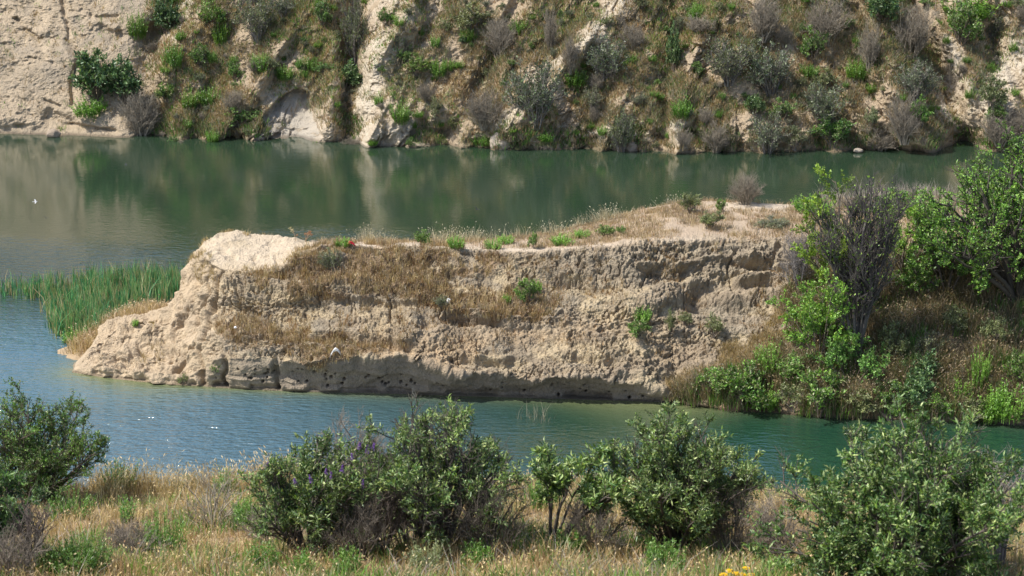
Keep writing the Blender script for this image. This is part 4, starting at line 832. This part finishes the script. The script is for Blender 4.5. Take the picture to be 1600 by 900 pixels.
shrub_fg("leafy_shrub", "large dense green shrub at the left edge above the water", 66, 778, 215, 176, 901, np.concatenate([GREEN*1.0, OLIVE*.95, BRIGHT*.8]), t0=.12, nst=34, k1=9, k2=7, nleaf=26000, gap=.2, L=.07, Wd=.028, thick=.03, m1=.30, m2=.13, wood=(.10, .08, .06), leaf_t0=.1)
shrub_fg("leafy_shrub", "dull green shrub cut by the left edge in front of the dense one", -12, 874, 175, 168, 902, np.concatenate([GREEN*.9, BLUEG]), nst=18, k1=8, k2=6, nleaf=9000, L=.075, Wd=.026, thick=.03, m1=.3, m2=.14, wood=(.12, .10, .08))
shrub_fg("bare_shrub", "thin leafless shrub with upright stems near the left edge", 48, 882, 85, 130, 903, None, nst=12, k1=6, k2=5, nleaf=0, thick=.02, wood=(.12, .095, .08), spread=.6, cat="bare shrub")
shrub_fg("flowering_shrub", "dark shrub with purple flower spikes left of the foreground row", 490, 868, 215, 236, 904, SILVER*.8, nst=26, k1=9, k2=6, nleaf=16000, gap=.3, L=.085, Wd=.028, thick=.034, m1=.27, m2=.12, wood=(.11, .09, .075), t0=.25, flowers=11, upl=.25, leaf_t0=.15)
shrub_fg("bare_shrub", "grey leafless twigs rising behind the purple-flowered shrub", 545, 822, 150, 195, 905, None, nst=18, k1=8, k2=6, k3=2, nleaf=0, thick=.022, wood=(.25, .21, .165), cat="bare shrub")
shrub_fg("silvery_shrub", "wide silvery green shrub with many dark stems in the foreground centre", 690, 852, 310, 244, 906, SILVER*1.05, nst=34, k1=9, k2=6, k3=1, nleaf=18000, gap=.42, L=.085, Wd=.029, thick=.038, m1=.26, m2=.11, wood=(.10, .085, .07), t0=.28, upl=.25, leaf_t0=.15)
shrub_fg("bare_shrub", "tangle of bare brown twigs in front of the central silvery shrub", 600, 866, 170, 150, 907, None, nst=18, k1=8, k2=6, k3=1, nleaf=0, thick=.02, wood=(.15, .12, .10), cat="bare shrub", spread=1.1)
shrub_fg("silvery_shrub", "small open shrub with one leaning stem between the two big ones", 866, 848, 160, 172, 908, SILVER*1.1, nst=8, k1=7, k2=6, nleaf=4200, L=.12, Wd=.038, thick=.035, m1=.28, m2=.13, wood=(.12, .10, .08), t0=.5, tilt=(.28, 0), spread=.7, upl=.25)
shrub_fg("silvery_shrub", "tall dense shrub right of the leaning one", 1060, 858, 270, 236, 909, SILVER*.9, nst=38, k1=9, k2=7, nleaf=28000, gap=.28, L=.085, Wd=.028, thick=.036, m1=.27, m2=.11, wood=(.09, .075, .06), t0=.2, upl=.25, leaf_t0=.1)
shrub_fg("silvery_shrub", "largest foreground shrub, filling the lower right corner", 1410, 925, 450, 282, 910, np.concatenate([SILVER*.95, GREEN*.8]), nst=54, k1=10, k2=7, nleaf=48000, gap=.3, L=.088, Wd=.030, thick=.035, m1=.24, m2=.10, wood=(.10, .085, .07), t0=.2, upl=.25, leaf_t0=.1)
shrub_fg("bare_shrub", "pale dead twigs sticking out at the right edge above the largest shrub", 1560, 880, 140, 190, 911, None, nst=14, k1=7, k2=6, k3=2, nleaf=0, thick=.02, wood=(.33, .29, .26), cat="bare shrub")
for k, (lab, px, py, w, h, wd) in enumerate([("dark leafless shrub standing in the left half of the central silvery shrub", 640, 856, 190, 238, .17), ("dark twiggy dead brush under the right side of the central silvery shrub", 770, 862, 150, 120, .12), ("low bare brush between the purple-flowered shrub and the central one", 565, 874, 120, 110, .14), ("thin bare brush between the leaning shrub and the tall dense one", 930, 866, 120, 110, .15),
     ("bare brush along the right foot of the tall dense shrub", 1140, 868, 130, 130, .16), ("pale bare brush in the gap left of the largest shrub", 1215, 880, 110, 120, .26), ("faded bare brush among the shoots at the bottom left", 205, 872, 120, 70, .24), ("thin bare brush in the straw below the purple-flowered shrub's left side", 425, 850, 110, 80, .26), ("grey bare brush at the lower left of the vivid green clump", 20, 900, 130, 80, .2)]):
    shrub_fg("bare_shrub", lab, px, py, w, h, 930+k, None, nst=20, k1=7, k2=6, k3=2, nleaf=0, thick=.017, wood=(wd, wd*.84, wd*.66), cat="bare shrub")
shrub_fg("bare_shrub", "leaning grey dead shrub in the grass on the left", 335, 818, 110, 90, 912, None, nst=14, k1=6, k2=5, nleaf=0, thick=.018, wood=(.29, .25, .19), cat="bare shrub", spread=1.15)
def weed(label, px, py, w, h, seed, pal, n=1400, L=.085, Wd=.03, nst=24):
    p, s_ = fg(px, py); wm = weed_mesh(seed, w*s_, h*s_*1.1, max(int(n/22), 20), 26, .10, .024, np.asarray(pal)*1.05)
    return plant("weed_clump", label, "plant", p-[0, 0, .03], mesh_from("weed_stems", *wm[0], M_WOOD), mesh_from("weed_foliage", *wm[1], M_LEAF))
for k, a in enumerate([("vivid green clump at the bottom left corner", 122, 893, 120, 62, BRIGHT*.62, 3800), ("green clump left of the grey dead shrub", 250, 868, 90, 74, BRIGHT*.85, 2200), ("bright leafy clump left of the purple-flowered shrub", 390, 822, 60, 50, BRIGHT*.9, 2200),
          ("tall green shoots beside the large dense shrub by the water", 186, 742, 60, 56, BRIGHT*.75, 1500), ("pale green shoots under the large dense shrub", 108, 812, 80, 58, BRIGHT*.75, 1400),
          ("upright green shoots on the brow left of the purple-flowered shrub", 352, 758, 40, 44, BRIGHT*.8, 900), ("green shoots on the brow by the water, farthest left but one", 290, 762, 44, 34, OLIVE*1.3, 700),
          ("tall green shoots at the bottom edge below the purple-flowered shrub", 410, 898, 60, 66, BRIGHT*.8, 1200), ("green shoots right under the purple-flowered shrub", 470, 905, 60, 50, BRIGHT*.9, 1200),
          ("green shoots below the central silvery shrub, left of three", 545, 902, 60, 52, BRIGHT*.85, 1200), ("green shoots below the central silvery shrub, middle of three", 665, 890, 70, 52, OLIVE*1.5, 1300), ("green shoots below the central silvery shrub, right of three", 745, 884, 60, 44, BRIGHT*.8, 1100),
          ("dense bright clump in front of the tall dense shrub", 1035, 900, 76, 72, BRIGHT*.8, 2000), ("bright low clump right of the yellow flowers", 1225, 903, 70, 36, BRIGHT*.8, 1300), ("green shoots under the leaning shrub", 890, 862, 50, 40, BRIGHT*.8, 800),
          ("green clump behind the leaning shrub near the water", 850, 790, 50, 60, BRIGHT*.9, 1300), ("slim green shoots in the straw left of the grey dead shrub", 198, 812, 26, 50, GREEN*1.4, 500)]):
    lab, px, py, w, h, pal, n = a; weed(lab, px, py, w, h, 950+k, pal, n)
# yellow flowers
for k, (px, py, lab) in enumerate([(1128, 902, "yellow flower, leftmost of the six at the bottom edge"), (1140, 898, "yellow flower second from the left at the bottom edge"), (1148, 904, "yellow flower third from the left, lowest of the six"), (1166, 892, "yellow flower standing highest of the six"), (1160, 906, "yellow flower fourth from the left, low in the grass"), (1172, 902, "yellow flower, rightmost of the six at the bottom edge")]):
    r = np.random.default_rng(60+k); p, s_ = fg(px, py+10); h = 18*s_+.04
    root = bpy.data.objects.new("yellow_flower", None); COL.objects.link(root); root.location = p; tag(root, lab, "flower", "yellow flowers at the bottom edge")
    C = np.array([[[0, 0, 0], [.01, 0, h*.5], [.0, 0.01, h]]]); V, Fa, Cc = tubes(C, [.004], [.003], np.array([.1, .16, .05])); link("stem", mesh_from("flower_stem", V, Fa, Cc, M_WOOD), root)
    n = 60; a = r.uniform(0, 6.28, n); q = np.sqrt(r.random(n))*.055; c0 = np.stack([np.cos(a)*q, np.sin(a)*q, h-q**2*4+r.normal(size=n)*.003], 1)
    a2 = np.arange(5)*1.2566; V = (c0[:, None]+np.stack([np.cos(a2), np.sin(a2), 0*a2+.1], 1)[None]*.012); Fa = np.arange(n*5).reshape(-1, 5)
    link("flower_head", mesh_from("flower_head", V, Fa, np.repeat(np.array([[.85, .55, .02]])*r.uniform(.8, 1.1, (n, 1)), 5, 0), M_PETAL), root)

# ================================================================== SMALL THINGS
def crumple(name, label, cat, p, size, colr, seed, arch=0.):
    import bmesh
    bm = bmesh.new(); bmesh.ops.create_icosphere(bm, subdivisions=4, radius=1)
    V = np.array([v.co[:] for v in bm.verts]); d = (fbm(V+seed*3.1, 1.6, seed, 4, .6)-.5)
    V = V*(1+d[:, None]*1.5)*np.array(size); 
    V[:, 2] -= arch*V[:, 0]**2/size[0]*1.3
    for v, c_ in zip(bm.verts, V): v.co = c_
    me = bpy.data.meshes.new(name); bm.to_mesh(me); bm.free(); s = Nodes(name+"_mat")
    tc = s.new("ShaderNodeTexCoord"); nz = s.new("ShaderNodeTexNoise", i_Scale=20.0); s.l.new(tc.outputs["Object"], nz.inputs["Vector"]); b = s.new("ShaderNodeBump", i_Strength=.5, i_Distance=.02); s.l.new(nz.outputs[0], b.inputs["Height"])
    q = s.new("ShaderNodeBsdfPrincipled", i_Roughness=.6); q.inputs["Base Color"].default_value = tuple(colr)+(1,); s.l.new(b.outputs[0], q.inputs["Normal"]); s.l.new(q.outputs[0], s.out.inputs[0]); me.materials.append(s.m)
    return tag(link(name, me, loc=p), label, cat)
crumple("plastic_bag", "crumpled white plastic bag caught low on the cliff face", "bag", pen.hit(525, 546, 3)+[0, -.22, .08], (.26, .08, .07), (.6, .6, .58), 3, 1.)
crumple("red_cloth", "small crumpled red scrap on the rim of the cliff", "cloth", pen.hit(548, 385, 3)+[0, -.1, .22], (.21, .10, .06), (.60, .025, .04), 5, .5)
crumple("paper_scrap", "tiny white scrap on the left of the lower dry bench", "scrap", pen.hit(368, 513, 3)+[0, -.12, .08], (.06, .05, .05), (.85, .85, .85), 6)
crumple("paper_scrap", "white scrap behind the pale green plant on the golden ledge", "scrap", pen.hit(700, 472, 3)+[0, -.15, .1], (.09, .07, .12), (.8, .8, .78), 7)
def boulder(label, p, size, seed, colr=(.36, .29, .22)):
    import bmesh
    bm = bmesh.new(); bmesh.ops.create_icosphere(bm, subdivisions=4, radius=1)
    V = np.array([v.co[:] for v in bm.verts]); V = V*(1+(fbm(V+seed, 1.1, seed, 4)-.5)[:, None]*.9)*np.array(size)
    f = np.array([[v.index for v in fc.verts] for fc in bm.faces]); bm.free()
    return tag(link("boulder", mesh_from("boulder", V, f, np.tile(colr, (len(V), 1)), M_CLIFF, True), loc=p), label, "boulder")
boulder("brown boulder at the water's edge below the shore thicket", pw(1146, 641)+[0, .2, .1], (.55, .4, .38), 3, (.24, .16, .11))
boulder("pale round boulder at the far waterline by the sprawled dead bush", pw(1341, 238)+[0, -.1, .15], (.34, .26, .18), 4, (.4, .34, .27))
boulder("pale boulder at the foot of the pale rib on the far shore", pw(782, 233)+[0, .2, .3], (.75, .6, .75), 8, (.5, .42, .33))
boulder("grey boulder on the far shore beside the bare tan slope", pw(83, 214)+[0, .1, .15], (.5, .4, .35), 9)
boulder("brown boulder on the far shore at the orange bank", pw(985, 236)+[0, .3, .25], (.6, .5, .45), 10)
# birds over the water
def bird(label, px, py, Y, span, rot, colr, flap=.35, bank_=0.):
    body = []; n = 10; m = 8
    for i in range(n):
        t = i/(n-1); x = (t-.5)*.62*span; rr_ = .085*span*math.sin(math.pi*min(1, .06+.94*t))**.7*(1.15-.5*t)
        body.append([[-x, rr_*math.cos(a), rr_*math.sin(a)*.9] for a in np.arange(m)*2*math.pi/m])
    V = [v for ring in body for v in ring]; Fa = [(i*m+k, i*m+(k+1) % m, (i+1)*m+(k+1) % m, (i+1)*m+k) for i in range(n-1) for k in range(m)]
    for sgn in (1, -1):                                     # wings grow out of the shoulders
        o = len(V); secs = [(0.03, .09, -.11, 0), (.22, .13, -.06, flap*.22), (.36, .08, -.08, flap*.30), (.5, -.08, -.12, flap*.30)]
        for y, xf, xb, zz in secs:
            for x, dz in ((xf, .006), (xb, .004), (xb, -.004), (xf, -.006)): V.append([x*span, sgn*y*span, (zz+dz)*span])
        for i in range(3):
            for k in range(4): Fa.append((o+i*4+k, o+i*4+(k+1) % 4, o+(i+1)*4+(k+1) % 4, o+(i+1)*4+k))
        Fa.append((o+12, o+13, o+14, o+15))
    o = len(V); V += [[-.24*span, .03*span, .006*span], [-.24*span, -.03*span, .006*span], [-.42*span, -.09*span, 0], [-.36*span, 0, .004*span], [-.42*span, .09*span, 0]]; Fa.append((o, o+1, o+2, o+3)); Fa.append((o, o+3, o+4))
    me = bpy.data.meshes.new("bird"); me.from_pydata([tuple(v) for v in V], [], Fa); me.update()
    a = me.color_attributes.new("col", 'FLOAT_COLOR', 'POINT'); c_ = np.ones((len(V), 4), np.float32); c_[:, :3] = colr; a.data.foreach_set("color", c_.ravel()); me.materials.append(M_WOOD)
    o = link("bird", me); o.location = ray_at(px, py, Y); o.rotation_euler = (bank_, 0, rot); return tag(o, label, "bird", "birds flying low over the lake")
bird("pale bird gliding over the brown reflection at the left edge", 55, 315, 112, .40, .3, (.5, .5, .5), .15, .5)
bird("dark bird below the pale gliding one at the left edge", 72, 341, 108, .32, 1.7, (.06, .05, .05), .9, .3)
bird("dark bird over the dark green reflection on the left", 197, 258, 125, .30, .4, (.05, .05, .06), .6, .2)
bird("dark bird over the water right of the lake's middle", 745, 327, 108, .36, 1.1, (.05, .05, .05), .8, .5)
bird("tiny dark bird near the far shore under the pale rib", 562, 235, 130, .28, .2, (.05, .05, .05), .5, .2)
# dry flower stalks on the rim
def stalk(label, px, py, h, n, seed):
    r = np.random.default_rng(seed); p = pen.hit(px, py, 4); root = bpy.data.objects.new("dry_stalk", None); COL.objects.link(root); root.location = p-[0, 0, .05]; tag(root, label, "dry plant")
    e = np.stack([r.normal(size=n)*.16, r.normal(size=n)*.1, h*r.uniform(.7, 1, n)], 1); t = np.linspace(0, 1, 5)[None, :, None]; C = e[:, None]*t; C[..., :2] *= t[..., :1]
    V, Fa, Cc = tubes(C, np.full(n, .012), np.full(n, .007), np.array([.4, .27, .17])); link("stem", mesh_from("dry_stalk_stem", V, Fa, Cc, M_WOOD), root)
    for c_ in e:
        k = 26; c0 = c_+r.normal(size=(k, 3))*(.055 if n < 4 else .022); D = rdir(r, k)*.035; E = rdir(r, k)*.035
        link("seed_head", mesh_from("seed_head", np.stack([c0-D, c0+E, c0+D], 1).reshape(-1, 3), np.arange(k*3).reshape(-1, 3), np.tile([.6, .5, .32] if n < 4 else [.4, .22, .14], (k*3, 1)), M_PETAL), root)
stalk("dry stalk with a pale round seed head on the sandy rim", 463, 373, .85, 2, 5)
stalk("reddish dry stalks right of the seed head on the sandy rim", 478, 374, .55, 9, 6)
